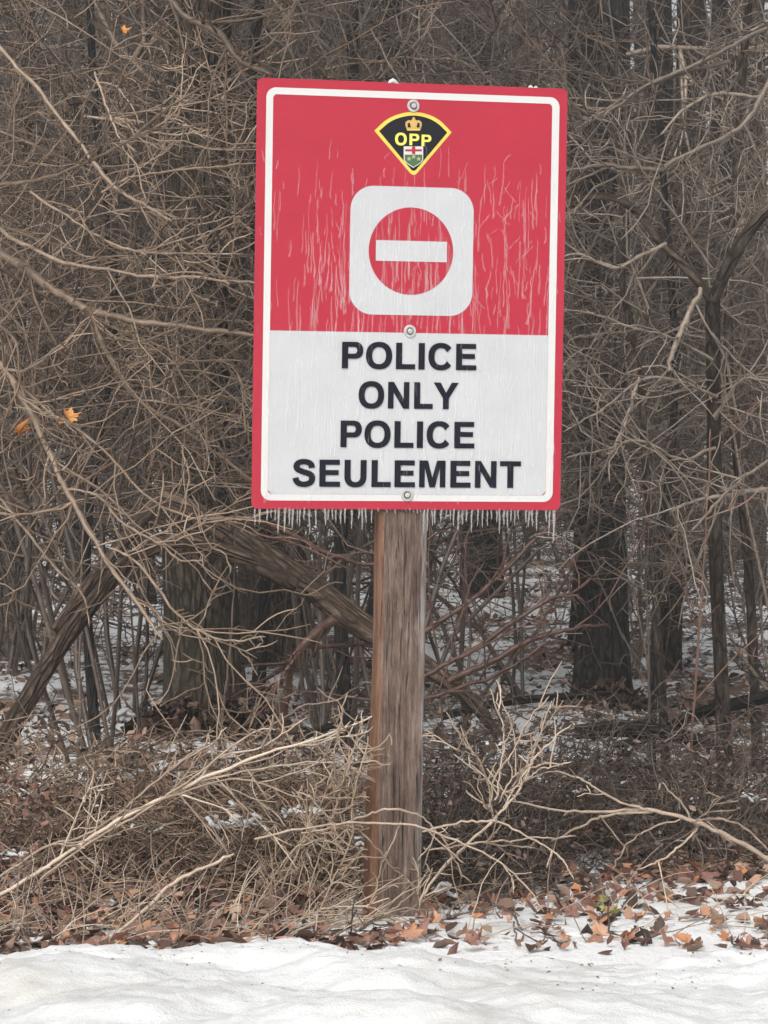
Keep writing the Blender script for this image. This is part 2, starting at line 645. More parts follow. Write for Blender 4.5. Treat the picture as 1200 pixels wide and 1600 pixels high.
def sup(cx, cy, a_, b_, t0, t1, n, e=2.25):
    out = []
    for i in range(n + 1):
        t = R(t0 + (t1 - t0) * i / n)
        c, s = math.cos(t), math.sin(t)
        out.append((cx + a_ * math.copysign(abs(c) ** (2 / e), c), cy + b_ * math.copysign(abs(s) ** (2 / e), s)))
    return out


def glyph(ch):
    if ch == 'I':
        return 569, [[(118, 0), (458, 0), (458, 1466), (118, 1466)]]
    if ch == 'L':
        return 1251, [[(130, 0), (130, 1466), (468, 1466), (468, 282), (1189, 282), (1189, 0)]]
    if ch == 'E':
        return 1366, [[(139, 0), (139, 1466), (1240, 1466), (1240, 1188), (476, 1188), (476, 908), (1185, 908), (1185, 632), (476, 632), (476, 278), (1268, 278), (1268, 0)]]
    if ch == 'T':
        return 1251, [[(457, 0), (457, 1186), (38, 1186), (38, 1466), (1214, 1466), (1214, 1186), (796, 1186), (796, 0)]]
    if ch == 'Y':
        return 1366, [[(511, 0), (511, 600), (-25, 1466), (370, 1466), (685, 905), (1000, 1466), (1388, 1466), (848, 600), (848, 0)]]
    if ch == 'N':
        return 1479, [[(137, 0), (137, 1466), (460, 1466), (1018, 545), (1018, 1466), (1335, 1466), (1335, 0), (1000, 0), (452, 898), (452, 0)]]
    if ch == 'M':
        return 1706, [[(130, 0), (130, 1466), (605, 1466), (854, 530), (1102, 1466), (1577, 1466), (1577, 0), (1268, 0), (1268, 1060), (1005, 0), (700, 0), (438, 1060), (438, 0)]]
    if ch == 'O':
        return 1593, ring(sup(797, 733, 718, 760, 0, 360, 48)[:-1], sup(797, 733, 378, 470, 0, 360, 48)[:-1])
    if ch == 'C':
        return 1479, strip(sup(787, 733, 700, 760, 38, 322, 44), sup(787, 733, 360, 470, 28, 332, 44))
    if ch == 'U':
        o = [(132, 1466)] + sup(736, 560, 604, 585, 180, 360, 24) + [(1340, 1466)]
        i = [(468, 1466)] + sup(736, 560, 268, 300, 180, 360, 24) + [(1004, 1466)]
        return 1479, strip(o, i)
    if ch == 'P':
        o = [(476, 1466)] + sup(850, 1004, 448, 462, 90, -90, 20) + [(476, 542)]
        i = [(476, 1190)] + sup(800, 1004, 165, 186, 90, -90, 20) + [(476, 818)]
        return 1366, [[(139, 0), (476, 0), (476, 1466), (139, 1466)]] + strip(o, i)
    if ch == 'S':
        c = smooth_line([(1090, 1010), (1055, 1190), (900, 1305), (660, 1348), (420, 1305), (285, 1185), (268, 1040), (370, 905),
                         (640, 795), (930, 705), (1090, 585), (1112, 405), (1005, 215), (700, 120), (400, 180), (260, 325), (217, 480)], 60)
        T = np.gradient(c, axis=0)
        T /= np.linalg.norm(T, axis=1, keepdims=True)
        nn = np.stack([-T[:, 1], T[:, 0]], 1)
        wd = 147 + 20 * np.abs(T[:, 1])
        o = c + nn * wd[:, None]
        i = c - nn * wd[:, None]
        return 1366, strip([tuple(x) for x in o], [tuple(x) for x in i])


def text_polys(s, x0, x1, z0, z1):
    """Fit the word's ink box into [x0,x1] and cap height z0..z1."""
    P, cur = [], 0
    for ch in s:
        adv, g = glyph(ch)
        P += [[(x + cur, y) for x, y in p] for p in g]
        cur += adv
    lo = min(x for p in P for x, _ in p)
    hi = max(x for p in P for x, _ in p)
    return [[(x0 + (x - lo) / (hi - lo) * (x1 - x0), z0 + y / 1466 * (z1 - z0)) for x, y in p] for p in P]


def zS(px, py):                    # photograph pixel -> face coordinates as tuple
    return tuple(S(px, py))


M['red'] = mat_plain('sign_red', (0.44, 0.022, 0.046), 0.42, 0.4, 0.12, 0.18, 0.03, 6)
M['white'] = mat_plain('sign_white', (0.54, 0.55, 0.565), 0.4, 0.5, 0.2, 0.2, 0.03, 8)
M['border_white'] = mat_plain('sign_border_white', (0.665, 0.66, 0.645), 0.4, 0.5, 0.2, 0.2, 0.02, 8)
M['navy'] = mat_plain('letter_navy', (0.006, 0.007, 0.015), 0.5, 0.25, 0.0, 0.2, 0.05)
M['black'] = mat_plain('badge_black', (0.012, 0.013, 0.018), 0.5, 0.25, 0.0, 0.2, 0.05)
M['yellow'] = mat_plain('badge_yellow', (0.85, 0.62, 0.10), 0.4, 0.5, 0.2, 0.2, 0.05)
M['lemon'] = mat_plain('badge_lemon', (0.86, 0.78, 0.14), 0.4, 0.5, 0.2, 0.2, 0.05)
M['gold'] = mat_plain('badge_gold', (0.62, 0.40, 0.12), 0.4, 0.5, 0.2, 0.2, 0.05)
M['green'] = mat_plain('badge_green', (0.07, 0.15, 0.06), 0.4, 0.5, 0.2, 0.2, 0.05)
M['pale_green'] = mat_plain('badge_pale_green', (0.42, 0.46, 0.22), 0.4, 0.5, 0.2, 0.2, 0.05)
a = NT('galvanised').set(0.38, 0.5)
a.b.inputs['Metallic'].default_value = 0.85
a.color(a.ramp(a.noise(60, 4, 0.6, a.coord()), [(0.3, (0.42, 0.42, 0.41)), (0.7, (0.66, 0.66, 0.64))]))
M['metal'] = a.m
M['zinc'] = mat_plain('zinc', (0.52, 0.52, 0.50), 0.45, 0.6, 0.1, 0.2, 0.12, 90)
M['metal_dark'] = mat_plain('recess_dark', (0.11, 0.085, 0.07), 0.6, 0.4, 0, 0.2, 0.15, 90)

panel = plate('panel', rrect(X0, Z0, X1, Z1, 9 * PX), FACE, -0.008, M['red'])
# aluminium back rail strips between post and panel
for zz in (Z0 + 0.12, (Z0 + Z1) / 2, Z1 - 0.12):
    plate('back_rail', [(X0 + .08, zz - .018), (X1 - .08, zz - .018), (X1 - .08, zz + .018), (X0 + .08, zz + .018)], -0.0078, 0.0, M['metal'])
bo = (X0 + 14 * PX, Z0 + 13 * PZ, X1 - 12.5 * PX, Z1 - 14 * PZ)
bi = (bo[0] + 10.5 * PX, bo[1] + 10 * PZ, bo[2] - 11.5 * PX, bo[3] - 10.5 * PZ)
zsplit = Z1 - 0.5845 * (Z1 - Z0)
out_p = rrect(*bo, 15 * PX)
in_p = rrect(*bi, 6 * PX)
sheet('border', ring(out_p, in_p), 0.0008, M['border_white'], panel)
sheet('white_field', [[(bi[0] + 0.0005, zsplit), (bi[2] - 0.0005, zsplit), (bi[2] - 0.0005, bi[1] + 6 * PX), (bi[2] - 6 * PX, bi[1] + 0.0005), (bi[0] + 6 * PX, bi[1] + 0.0005), (bi[0] + 0.0005, bi[1] + 6 * PX)]], 0.0008, M['white'], panel)
# no entry symbol
q0, q1 = S(546.5, 392), S(739, 393)
qt, qb = S(643, 292), S(641, 492.5)
sheet('symbol_square', [rrect(q0[0], qb[1], q1[0], qt[1], 36 * PX, 12)], 0.0008, M['white'], panel)
c = S(642, 392.5)
rad = 66 * PX
sheet('symbol_disc', [[(c[0] + rad * math.cos(R(i * 5)), c[1] + rad * math.sin(R(i * 5))) for i in range(72)]], 0.0016, M['red'], panel)
b0, b1 = S(587, 392), S(698, 393)
sheet('symbol_bar', [[(b0[0], c[1] - 16 * PZ), (b1[0], c[1] - 16 * PZ), (b1[0], c[1] + 16 * PZ), (b0[0], c[1] + 16 * PZ)]], 0.0024, M['white'], panel)
# the four lines of lettering (zoom coordinates of the photograph turned into pixels)
for word, x0, x1, yt, yb in (('POLICE', 355, 840, 128.5, 224), ('ONLY', 415, 775, 270, 366), ('POLICE', 350, 833, 411, 507), ('SEULEMENT', 177, 1000, 552, 649)):
    u = 1200 / 520
    xm = (x0 + x1) / 2
    l_, r_ = S(380 + x0 / u, 480 + (yt + yb) / 2 / u), S(380 + x1 / u, 480 + (yt + yb) / 2 / u)
    t_, b_ = S(380 + xm / u, 480 + yt / u), S(380 + xm / u, 480 + yb / u)
    o = sheet('lettering', text_polys(word, l_[0], r_[0], b_[1], t_[1]), 0.0038, M['navy'], panel)
    o['label'] = 'dark navy word ' + word


# the badge
def bz(zx, zy):
    return zS(560 + zx / 6.667, 140 + zy / 6.667)


def fan(tipl, tipr, top, bot, rb):
    arc = smooth_line([tipl, (tipl[0] + (top[0] - tipl[0]) * .30, tipl[1] + (top[1] - tipl[1]) * .56), (tipl[0] + (top[0] - tipl[0]) * .62, tipl[1] + (top[1] - tipl[1]) * .87), top,
                       (tipr[0] + (top[0] - tipr[0]) * .62, tipr[1] + (top[1] - tipr[1]) * .87), (tipr[0] + (top[0] - tipr[0]) * .30, tipr[1] + (top[1] - tipr[1]) * .56), tipr], 41)
    pts = [tuple(p) for p in arc]
    bl = (bot[0] - rb, bot[1] - rb * 1.05)
    br = (bot[0] + rb, bot[1] - rb * 1.05)
    for i in range(1, 10):
        f = i / 10
        pts.append((tipr[0] + (br[0] - tipr[0]) * f, tipr[1] + (br[1] - tipr[1]) * f))
    for i in range(0, 9):
        t = i / 8
        pts.append(((1 - t) ** 2 * br[0] + 2 * t * (1 - t) * bot[0] + t * t * bl[0], (1 - t) ** 2 * br[1] + 2 * t * (1 - t) * (bot[1] + rb * .45) + t * t * bl[1]))
    for i in range(1, 10):
        f = i / 10
        pts.append((bl[0] + (tipl[0] - bl[0]) * f, bl[1] + (tipl[1] - bl[1]) * f))
    return pts


badge = sheet('badge', [[bz(*p) for p in fan((165, 428), (970, 445), (573, 232), (575, 905), 55)]], 0.0008, M['yellow'], panel)
badge['label'] = 'black fan shaped police badge with yellow edge'
sheet('badge_field', [[bz(*p) for p in fan((214, 432), (924, 447), (573, 270), (574, 858), 42)]], 0.0016, M['black'], badge)
cr = [(505, 428), (640, 428), (646, 408), (660, 370), (655, 338), (628, 318), (600, 322), (590, 312), (590, 300), (582, 300), (582, 286), (566, 286), (566, 300), (556, 300), (556, 312), (546, 322), (518, 318), (490, 338), (487, 370), (500, 408)]
sheet('crown', [[bz(*p) for p in cr]], 0.0024, M['gold'], badge)
for hole in ([(510, 395), (512, 350), (532, 345), (545, 395)], [(602, 395), (614, 345), (634, 350), (636, 395)]):
    sheet('crown_gap', [[bz(*p) for p in hole]], 0.0032, M['black'], badge)
sheet('crown_band', [[bz(*p) for p in ((508, 412), (638, 412), (636, 424), (510, 424))]], 0.0032, M['yellow'], badge)
OP = []
for ch, x0, x1, y0, y1 in (('O', 380, 502, 455, 584), ('P', 530, 632, 460, 580), ('P', 656, 758, 466, 586)):
    (lx, _), (rx, _) = bz(x0, 520), bz(x1, 520)
    (_, tz), (_, bz_) = bz(570, y0), bz(570, y1)
    OP += text_polys(ch, lx, rx, bz_, tz)
o = sheet('badge_lettering', OP, 0.0024, M['lemon'], badge)
o['label'] = 'yellow letters OPP'
sheet('shield', [[bz(*p) for p in ((470, 592), (672, 592), (672, 735), (650, 765), (570, 816), (492, 765), (470, 735))]], 0.0024, M['border_white'], badge)
sheet('shield_green', [[bz(*p) for p in ((480, 678), (662, 678), (662, 732), (642, 760), (570, 805), (500, 760), (480, 732))]], 0.0032, M['green'], badge)
sheet('shield_cross', [[bz(*p) for p in ((556, 594), (590, 594), (590, 622), (658, 622), (658, 644), (590, 644), (590, 672), (556, 672), (556, 644), (486, 644), (486, 622), (556, 622))]], 0.0032, M['red'], badge)
for lx, ly in ((524, 722), (572, 700), (624, 722)):
    star = [(lx + (26 if i % 2 == 0 else 12) * math.sin(i * math.pi / 5), ly - (26 if i % 2 == 0 else 12) * math.cos(i * math.pi / 5)) for i in range(10)]
    sheet('shield_leaf', [[bz(*p) for p in star]], 0.004, M['pale_green'], badge)


def lathe(name, prof, loc, mat, parent, n=20):
    """prof: (radius, y) with the axis along -Y."""
    V, Fs = [], []
    for r_, y in prof:
        for i in range(n):
            t = 2 * math.pi * i / n
            V.append((loc[0] + r_ * math.cos(t), y, loc[1] + r_ * math.sin(t)))
    for k in range(len(prof) - 1):
        for i in range(n):
            Fs.append([k * n + i, k * n + (i + 1) % n, (k + 1) * n + (i + 1) % n, (k + 1) * n + i])
    Fs.append([(len(prof) - 1) * n + i for i in range(n)])
    me = bpy.data.meshes.new(name)
    me.from_pydata(V, [], Fs)
    me.update()
    return link(name, me, mat, parent)


for px, py in ((645.5, 165.5), (640, 517.5), (635.5, 773.5)):
    p = S(px, py)
    f = FACE - 0.004
    wsh = lathe('bolt_washer', [(0.0185, f + .004), (0.0185, f - .001), (0.0175, f - .002), (0.0125, f - .002), (0.0105, f - .0005)], p, M['zinc'], sign)
    lathe('bolt_recess', [(0.0104, f - .0004), (0.0104, f - .0022), (0.0085, f - .0022)], p, M['metal_dark'], wsh, 16)  # dark ring for the recess round the head, its shade painted in
    lathe('bolt_head', [(0.0075, f - .002), (0.0075, f - .007), (0.0055, f - .0085), (0.002, f - .009)], p, M['zinc'], wsh, 12)

# the post: 4x6 timber with rounded arrises, drying grooves and checks
PW, PD, PR = 0.146, 0.089, 0.017
per = []
for cx, cy, a0 in ((PW / 2 - PR, PD - PR, 0), (-PW / 2 + PR, PD - PR, 90), (-PW / 2 + PR, PR, 180), (PW / 2 - PR, PR, 270)):
    for i in range(6):
        t = R(a0 + 90 * i / 5)
        per.append((cx + PR * math.cos(t), cy + PR * math.sin(t), math.cos(t), math.sin(t)))
dense = []
for i in range(len(per)):
    a_, b_ = per[i], per[(i + 1) % len(per)]
    L = math.hypot(a_[0] - b_[0], a_[1] - b_[1])
    m = max(1, int(L / 0.0045))
    for k in range(m):
        f = k / m
        dense.append([a_[j] * (1 - f) + b_[j] * f for j in range(4)])
zs = np.linspace(-0.25, Z1 - 0.03, 150)
V, tint = [], []
nper = len(dense)
for z in zs:
    for (x, y, nx, ny) in dense:
        g1 = noise.noise(Vector((x * 60, y * 60, z * 1.3)))
        g2 = noise.noise(Vector((x * 150, y * 150, z * 4.0 + 9)))
        chk = max(0, noise.noise(Vector((x * 95 + 3, y * 95, z * 1.0 + 4))) - 0.28)
        dpt = 0.0022 * g1 + 0.0012 * g2 - 0.016 * chk
        wr = 0.0035 * noise.noise(Vector((z * 1.2, 3, 1)))
        if y < 0.002 and z > Z0 - 0.02:
            dpt = min(dpt, -0.0003)
            dpt = -abs(dpt)
        fl = -0.016 * max(0, min(1, (0.80 - z) / 0.6)) if x < -0.04 else 0.0
        V.append((x + nx * dpt + wr + fl, y + ny * dpt, z))
        tint.append(chk)
idx = np.arange(len(V)).reshape(len(zs), nper)
F = np.stack([idx[:-1], np.roll(idx[:-1], -1, 1), np.roll(idx[1:], -1, 1), idx[1:]], -1).reshape(-1, 4)
a = NT('weathered_post').set(0.7, 0.35)
co = a.coord((34, 34, 2.2))
g1 = a.noise(3.0, 8, 0.72, co, 0.3)
g2 = a.noise(1.0, 6, 0.65, a.coord((45, 45, 3.0)))
fib = a.noise(2.0, 6, 0.8, a.coord((150, 150, 11.0)), 0.4)
gm = a.math('ADD', a.math('MULTIPLY', g1, 0.55), a.math('MULTIPLY', fib, 0.45))
wood = a.ramp(gm, [(0.34, (0.05, 0.034, 0.027)), (0.45, (0.125, 0.085, 0.068)), (0.55, (0.20, 0.148, 0.12)), (0.68, (0.40, 0.33, 0.29))])
ck = a.ramp(a.noise(1.5, 4, 0.6, a.coord((80, 80, 3.2)), 0.9), [(0.36, (1, 1, 1)), (0.42, (0, 0, 0))])
wood = a.mix(a.math('MULTIPLY', ck, 0.85), wood, (0.022, 0.015, 0.012))
stain = a.noise(5, 6, 0.75, a.coord((3.5, 3.5, 0.9)))
wood = a.mix(1.0, wood, a.ramp(stain, [(0.36, (0.50, 0.44, 0.40)), (0.52, (0.95, 0.92, 0.90)), (0.66, (1.3, 1.28, 1.26))]), 'MULTIPLY')
tc = a.n('TexCoord')
sep = a.n('SeparateXYZ')
a.l(tc.outputs['Object'], sep.inputs[0])
# unweathered, orange stained left flank
sx = a.math('ADD', sep.outputs[0], a.math('MULTIPLY', a.math('SUBTRACT', g2, 0.5), 0.03))
side = a.n('MapRange')
a.l(sx, side.inputs[0])
side.inputs[1].default_value = -0.066
side.inputs[2].default_value = -0.058
side.inputs[3].default_value = 1
side.inputs[4].default_value = 0
orange = a.ramp(g1, [(0.3, (0.11, 0.045, 0.022)), (0.55, (0.22, 0.098, 0.046)), (0.75, (0.31, 0.165, 0.09))])
c1 = a.mix(a.math('MULTIPLY', side.outputs[0], 0.72), wood, orange)
# rime along the right arris
rim = a.n('MapRange')
a.l(sx, rim.inputs[0])
rim.inputs[1].default_value = 0.050
rim.inputs[2].default_value = 0.068
c1 = a.mix(a.math('MULTIPLY', rim.outputs[0], a.math('MULTIPLY', a.ramp(g2, [(0.35, (0, 0, 0)), (0.6, (1, 1, 1))]), 0.65)), c1, (0.52, 0.49, 0.47))
# frost streaks
c1 = a.mix(a.math('MULTIPLY', a.ramp(a.noise(1.4, 7, 0.75, a.coord((60, 60, 2.2))), [(0.55, (0, 0, 0)), (0.72, (1, 1, 1))]), 0.5), c1, (0.44, 0.39, 0.36))
a.color(c1)
a.bump(a.math('SUBTRACT', a.math('ADD', gm, a.math('MULTIPLY', g2, 0.4)), ck), 0.9, 0.006)
M['post'] = a.m
post = link('post', raw_mesh('post', np.array(V), [F, idx[-1:], idx[:1, ::-1]]), M['post'], sign)

# ice: icicles below, frozen runs on the face, lumps on the top edge
for ice_name, ice_tr in (('ice', 0.76), ('ice_film', 0.87)):
  a = NT(ice_name).set(0.3, 0.4)
  a.color((0.74, 0.72, 0.70) if ice_name == 'ice' else (0.95, 0.95, 0.95))
  tr = a.n('BsdfTransparent')
  mx = a.n('MixShader')
  lw = a.n('LayerWeight')
  lw.inputs[0].default_value = 0.45
  f = a.math('ADD', a.math('MULTIPLY', lw.outputs['Facing'], -0.15), ice_tr, True)
  a.l(f, mx.inputs[0])
  a.l(a.b.outputs[0], mx.inputs[1])
  a.l(tr.outputs[0], mx.inputs[2])
  a.l(mx.outputs[0], a.out.inputs[0])
  M[ice_name] = a.m

g = np.random.default_rng(5)
px = 399.0
k = 0
while px < 872:
    f = g.random()
    gap = g.choice([4.5, 6.0, 7.5, 10], p=[.2, .4, .3, .1])
    inpost = 588 < px < 662
    ln = (17 + 24 * g.random()) * (1.2 if px > 855 or 440 < px < 500 else 1)
    if inpost:
        ln *= 0.25
    if not (g.random() < 0.1):
        p = S(px, 796)
        L = ln * 0.0019
        T = Tubes()
        r0 = 0.0025 + 0.0017 * g.random()
        n = 8
        zz = np.linspace(0, 1, n)
        xx = np.cumsum(g.normal(0, 0.0006, n))
        P = np.stack([p[0] + xx, np.full(n, FACE + 0.0035) + g.normal(0, 0.0012), Z0 + 0.004 - zz * L], 1)
        T.add(P, r0 * (1 - zz * 0.6) * (1 + 0.16 * np.sin(zz * 15 + px)) * np.where(zz == 1, 0.5, 1), 6, 0.5)
        T.build('icicle', M['ice'], sign)
    px += gap
# long drip at the far right corner and the hooked one below the left part
T = Tubes()
p = S(866, 796)
T.add([(p[0], FACE + .003, Z0), (p[0] + .001, FACE + .003, Z0 - .05), (p[0] - .001, FACE + .003, Z0 - .10)], [.005, .0035, .0012], 6)
T.build('icicle', M['ice'], sign)

class Ribbons:
    def __init__(s):
        s.V, s.F = [], []

    def add(s, P, r, *_):
        P = np.asarray(P)
        r = np.asarray(r)
        n, b = len(P), len(s.V)
        d = np.gradient(P, axis=0)
        d /= np.linalg.norm(d, axis=1, keepdims=True) + 1e-9
        side = np.stack([-d[:, 2], np.zeros(n), d[:, 0]], 1)
        lift = np.zeros((n, 3))
        lift[:, 1] = -.55 * r
        for k in range(n):
            s.V += [P[k] - side[k] * r[k], P[k] + lift[k], P[k] + side[k] * r[k]]
        for k in range(n - 1):
            q = b + 3 * k
            s.F += [(q, q + 3, q + 4, q + 1), (q + 1, q + 4, q + 5, q + 2)]


T = Ribbons()
for i in range(1000):
    if i < 560:
        x = g.uniform(bo[0], bo[2])
        z = g.uniform(Z0 + 0.02, zsplit)
        L = 0.02 + 0.18 * g.random() ** 1.6
    else:
        # clustered on the red
        cxs = [(0.12, 0.16), (0.25, 0.07), (0.62, 0.10), (0.85, 0.09), (0.45, 0.10)][g.integers(5)]
        x = X0 + (X1 - X0) * g.normal(*cxs)
        z = zsplit + (Z1 - 0.16 - zsplit) * g.beta(1.25, 1.9)
        L = 0.02 + 0.16 * g.random() ** 1.6
    if not (X0 + 0.01 < x < X1 - 0.01) or not (Z0 + 0.015 < z - L and z < Z1 - 0.02):
        continue
    n = 9
    xx = x + np.cumsum(g.normal(0, 0.0015, n)) + np.linspace(0, g.normal(0, 0.004), n)
    P = np.stack([xx, np.full(n, FACE - 0.0027), z - np.linspace(0, L, n)], 1)
    wv = g.uniform(0.0010, 0.0027)
    T.add(P, wv * np.array([.4, .7, .6, .8, .7, .9, .8, 1.3, .7]) * g.uniform(.8, 1.2, 9), 5, 0.5)
for i in range(30):                # slanting, branching runs right of the symbol
    x = X0 + (X1 - X0) * g.normal(0.80, 0.07)
    z = Z1 - g.normal(0.42, 0.10)
    an = g.choice([R(55), R(125), R(40), R(95)]) + g.normal(0, 0.2)
    L = g.uniform(0.025, 0.08)
    if not (X0 + .03 < x < X1 - .1 and zsplit < z < Z1 - .2):
        continue
    n = 7
    t = np.linspace(0, L, n)
    wob = np.cumsum(g.normal(0, 0.0024, n))
    P = np.stack([x + t * math.cos(an) * .8 + wob, np.full(n, FACE - 0.0027), z + t * math.sin(an) + np.cumsum(g.normal(0, 0.0015, n))], 1)
    T.add(P, g.uniform(0.0009, 0.0016) * g.uniform(.6, 1.3, n), 5, 0.5)
o = link('frozen_runs', raw_mesh('frozen_runs', np.array(T.V), [np.array(T.F)]), M['ice_film'], sign)
o['kind'] = 'stuff'
for px, py, s in ((615, 124, 0.016), (830, 128, 0.009), (838, 134, 0.007)):
    p = S(px, py)
    T = Tubes()
    T.add([(p[0] - s, FACE + .002, Z1 - .002), (p[0] - s * .5, FACE + .002, Z1 + s * .18), (p[0] - s * .1, FACE + .002, Z1 + s * .42), (p[0] + s * .4, FACE + .002, Z1 + s * .12), (p[0] + s, FACE + .002, Z1 - .003)],
          [s * .12, s * .36, s * .44, s * .34, s * .12], 9)
    T.build('ice_lump', M['snow_clean'], sign)

# ------------------------------------------------------------------ background trees


def px_path(L, Y, dY=0.0):
    """[(px,py,width_px)] -> rows x,y,z,r at depth Y, drifting by dY along the run."""
    out = []
    n = len(L)
    for i, (px, py, w_) in enumerate(L):
        yy = Y + dY * i / max(1, n - 1)
        p = at(px, py, yy)
        out.append((p.x, p.y, p.z, w_ * K * yy / 2))
    return out


CROWN = dict(n=[8, 7, 5, 4], wig=[.16, .2, .26, .3], up=[.03, .02, 0.0, 0], tip=.35, rmin=.0028, sides=[5, 4, 3, 3], kids=[5, 5, 5],
             ratio=[(.35, .6), (.35, .6), (.3, .55)], ang=(35, 75), tint=(.2, .6))


def make_tree(name, label, px, Y, wpx, lean, mat, twm, limbs, seed, height=9.0, group=None, zlimb=(1.2, 7.0), flare=.3, tint=.5, up_taper=.55):
    """A trunk standing at pixel column px (where it crosses the horizon line), depth Y, width wpx."""
    g = np.random.default_rng(seed)
    x = at(px, 550, Y).x
    gz_ = ground_z(x - lean * 1.7, Y)
    r = wpx * K * Y / 2
    root = empty(name, (x - lean * 1.7, Y, gz_))
    hs_ = np.linspace(-0.15, height, 7)
    pts = []
    for i, h in enumerate(hs_):
        f = i / 6
        pts.append((lean * h + (g.normal(0, .05) if 0 < i else 0), g.normal(0, .06) if i else 0, h, r * (1.08 - (1 - up_taper) * f)))
    link('trunk', trunk_mesh('trunk', pts, seed * 1.7, 20 if wpx > 40 else 14, flare, .06, tint, max(.25, r * 1.6)), mat, root)
    T = Tubes()
    Q = smooth_line(pts, 60)
    for k in range(limbs):
        h = g.uniform(*zlimb)
        i = int(np.argmin(np.abs(Q[:, 2] - h)))
        an = g.uniform(0, 2 * math.pi)
        d = np.array([math.cos(an), math.sin(an), g.uniform(-.1, .7)])
        grow(T, g, Q[i, :3], d, g.uniform(1.0, 2.2), max(.008, r * g.uniform(.1, .2)), 0, CROWN)
    if T.count:
        T.build('crown', twm, root)
    tag(root, label, 'tree', group)
    return root


# px, Y, width px, lean, bark, height, label
TREES = [
    ('bare_tree', 'thick olive brown tree trunk standing left of the wooden sign post', 325, 15.2, 106, 0.004, 'bark_olive', 9.5, 9),
    ('bare_tree', 'broad olive barked tree trunk rising behind the top left corner of the sign', 436, 19.0, 96, 0.01, 'bark_olive', 10, 8),
    ('bare_tree', 'dark tree trunk directly behind the top edge of the sign', 612, 21.0, 66, -0.01, 'bark_dark', 10, 8),
    ('bare_tree', 'dark tree trunk above the right half of the sign', 752, 23.0, 58, 0.0, 'bark_dark', 10, 8),
    ('bare_tree', 'dark thick trunk just right of the upper right sign corner', 915, 19.5, 60, -0.012, 'bark_dark', 10, 8),
    ('bare_tree', 'wide blackish trunk right of the lower half of the sign', 948, 16.6, 74, 0.006, 'bark_slate', 8, 6),
    ('bare_tree', 'straight dark trunk at upper right, leftmost of three close together', 1034, 24.0, 42, 0.0, 'bark_dark', 11, 6),
    ('bare_tree', 'straight dark trunk at upper right, middle of three close together', 1086, 25.5, 34, 0.004, 'bark_dark', 11, 6),
    ('bare_tree', 'straight dark trunk at upper right, rightmost of three close together', 1130, 27.0, 30, 0.0, 'bark_dark', 11, 5),
    ('bare_tree', 'slim grey trunk near the right edge of the picture', 1178, 22.0, 30, -0.008, 'bark', 10, 6),
    ('bare_tree', 'brownish trunk between the blackish trunk and the forked sapling', 1052, 18.5, 34, 0.01, 'bark', 9, 6),
    ('bare_tree', 'thin dark trunk at upper left beyond the overhanging twigs', 226, 22.5, 30, 0.0, 'bark_dark', 10, 6),
    ('bare_tree', 'grey trunk at the far left edge of the woods', 28, 19.0, 46, 0.012, 'bark', 10, 7),
    ('bare_tree', 'slender brown trunk at left, between the edge trunk and the thick olive trunk', 118, 24.0, 34, -0.005, 'bark', 10, 6),
    ('thin_tree', 'thin dark stem standing on the snowy floor left of the thick trunk', 152, 14.6, 15, 0.003, 'bark_dark', 6, 4),
    ('thin_tree', 'thin dark stem just right of the thick olive trunk', 408, 14.9, 20, 0.02, 'bark_dark', 6, 4),
    ('thin_tree', 'thin dark stem just left of the sign post', 546, 14.2, 21, -0.004, 'bark_dark', 6, 4),
    ('thin_tree', 'thin dark sapling stem on the right, leaning slightly, right of the sign', 1028, 13.4, 13, 0.014, 'bark_dark', 5, 4),
    ('thin_tree', 'thin brown sapling stem near the right edge above the fallen log', 1176, 13.8, 15, -0.02, 'bark', 5.5, 4),
]
for i, (nm, lab, px, Y, wpx, lean, bk, ht, nl) in enumerate(TREES):
    if px > 990:
        nl = max(2, nl // 3)
    make_tree(nm, lab, px, Y, wpx, lean, M[bk], M['twig_dark' if Y > 17 else ('twig_grey' if i % 2 else 'twig')], nl, 40 + i, ht, tint=.35 + .3 * ((i * 7) % 5) / 4,  # deeper crowns get darker twigs: the wood's gloom put into colour
              zlimb=(1.3, min(4.2 if Y < 20 else 6.0, ht - 1)), flare=.55 if wpx > 60 else .3)

# further trunks in the depth of the wood
g = np.random.default_rng(77)
for k in range(34):
    Y = g.uniform(26, 46)
    px = g.uniform(-180, 1380)
    if px > 860 and g.random() < 0.3:
        continue
    side_ = 'left of the sign' if px < 400 else ('behind the sign' if px < 880 else 'right of the sign')
    make_tree('far_tree', 'distant bare trunk deep in the wood ' + side_, px, Y, g.uniform(14, 40), g.normal(0, .015), M['bark_dark' if g.random() < .5 else 'bark'],
              M['twig_dark'], 4 if px < 880 else 1, 300 + k, g.uniform(10, 14), 'distant trunks ' + side_, (1.5, 9))  # dark crown colour carries the gloom of the deep wood

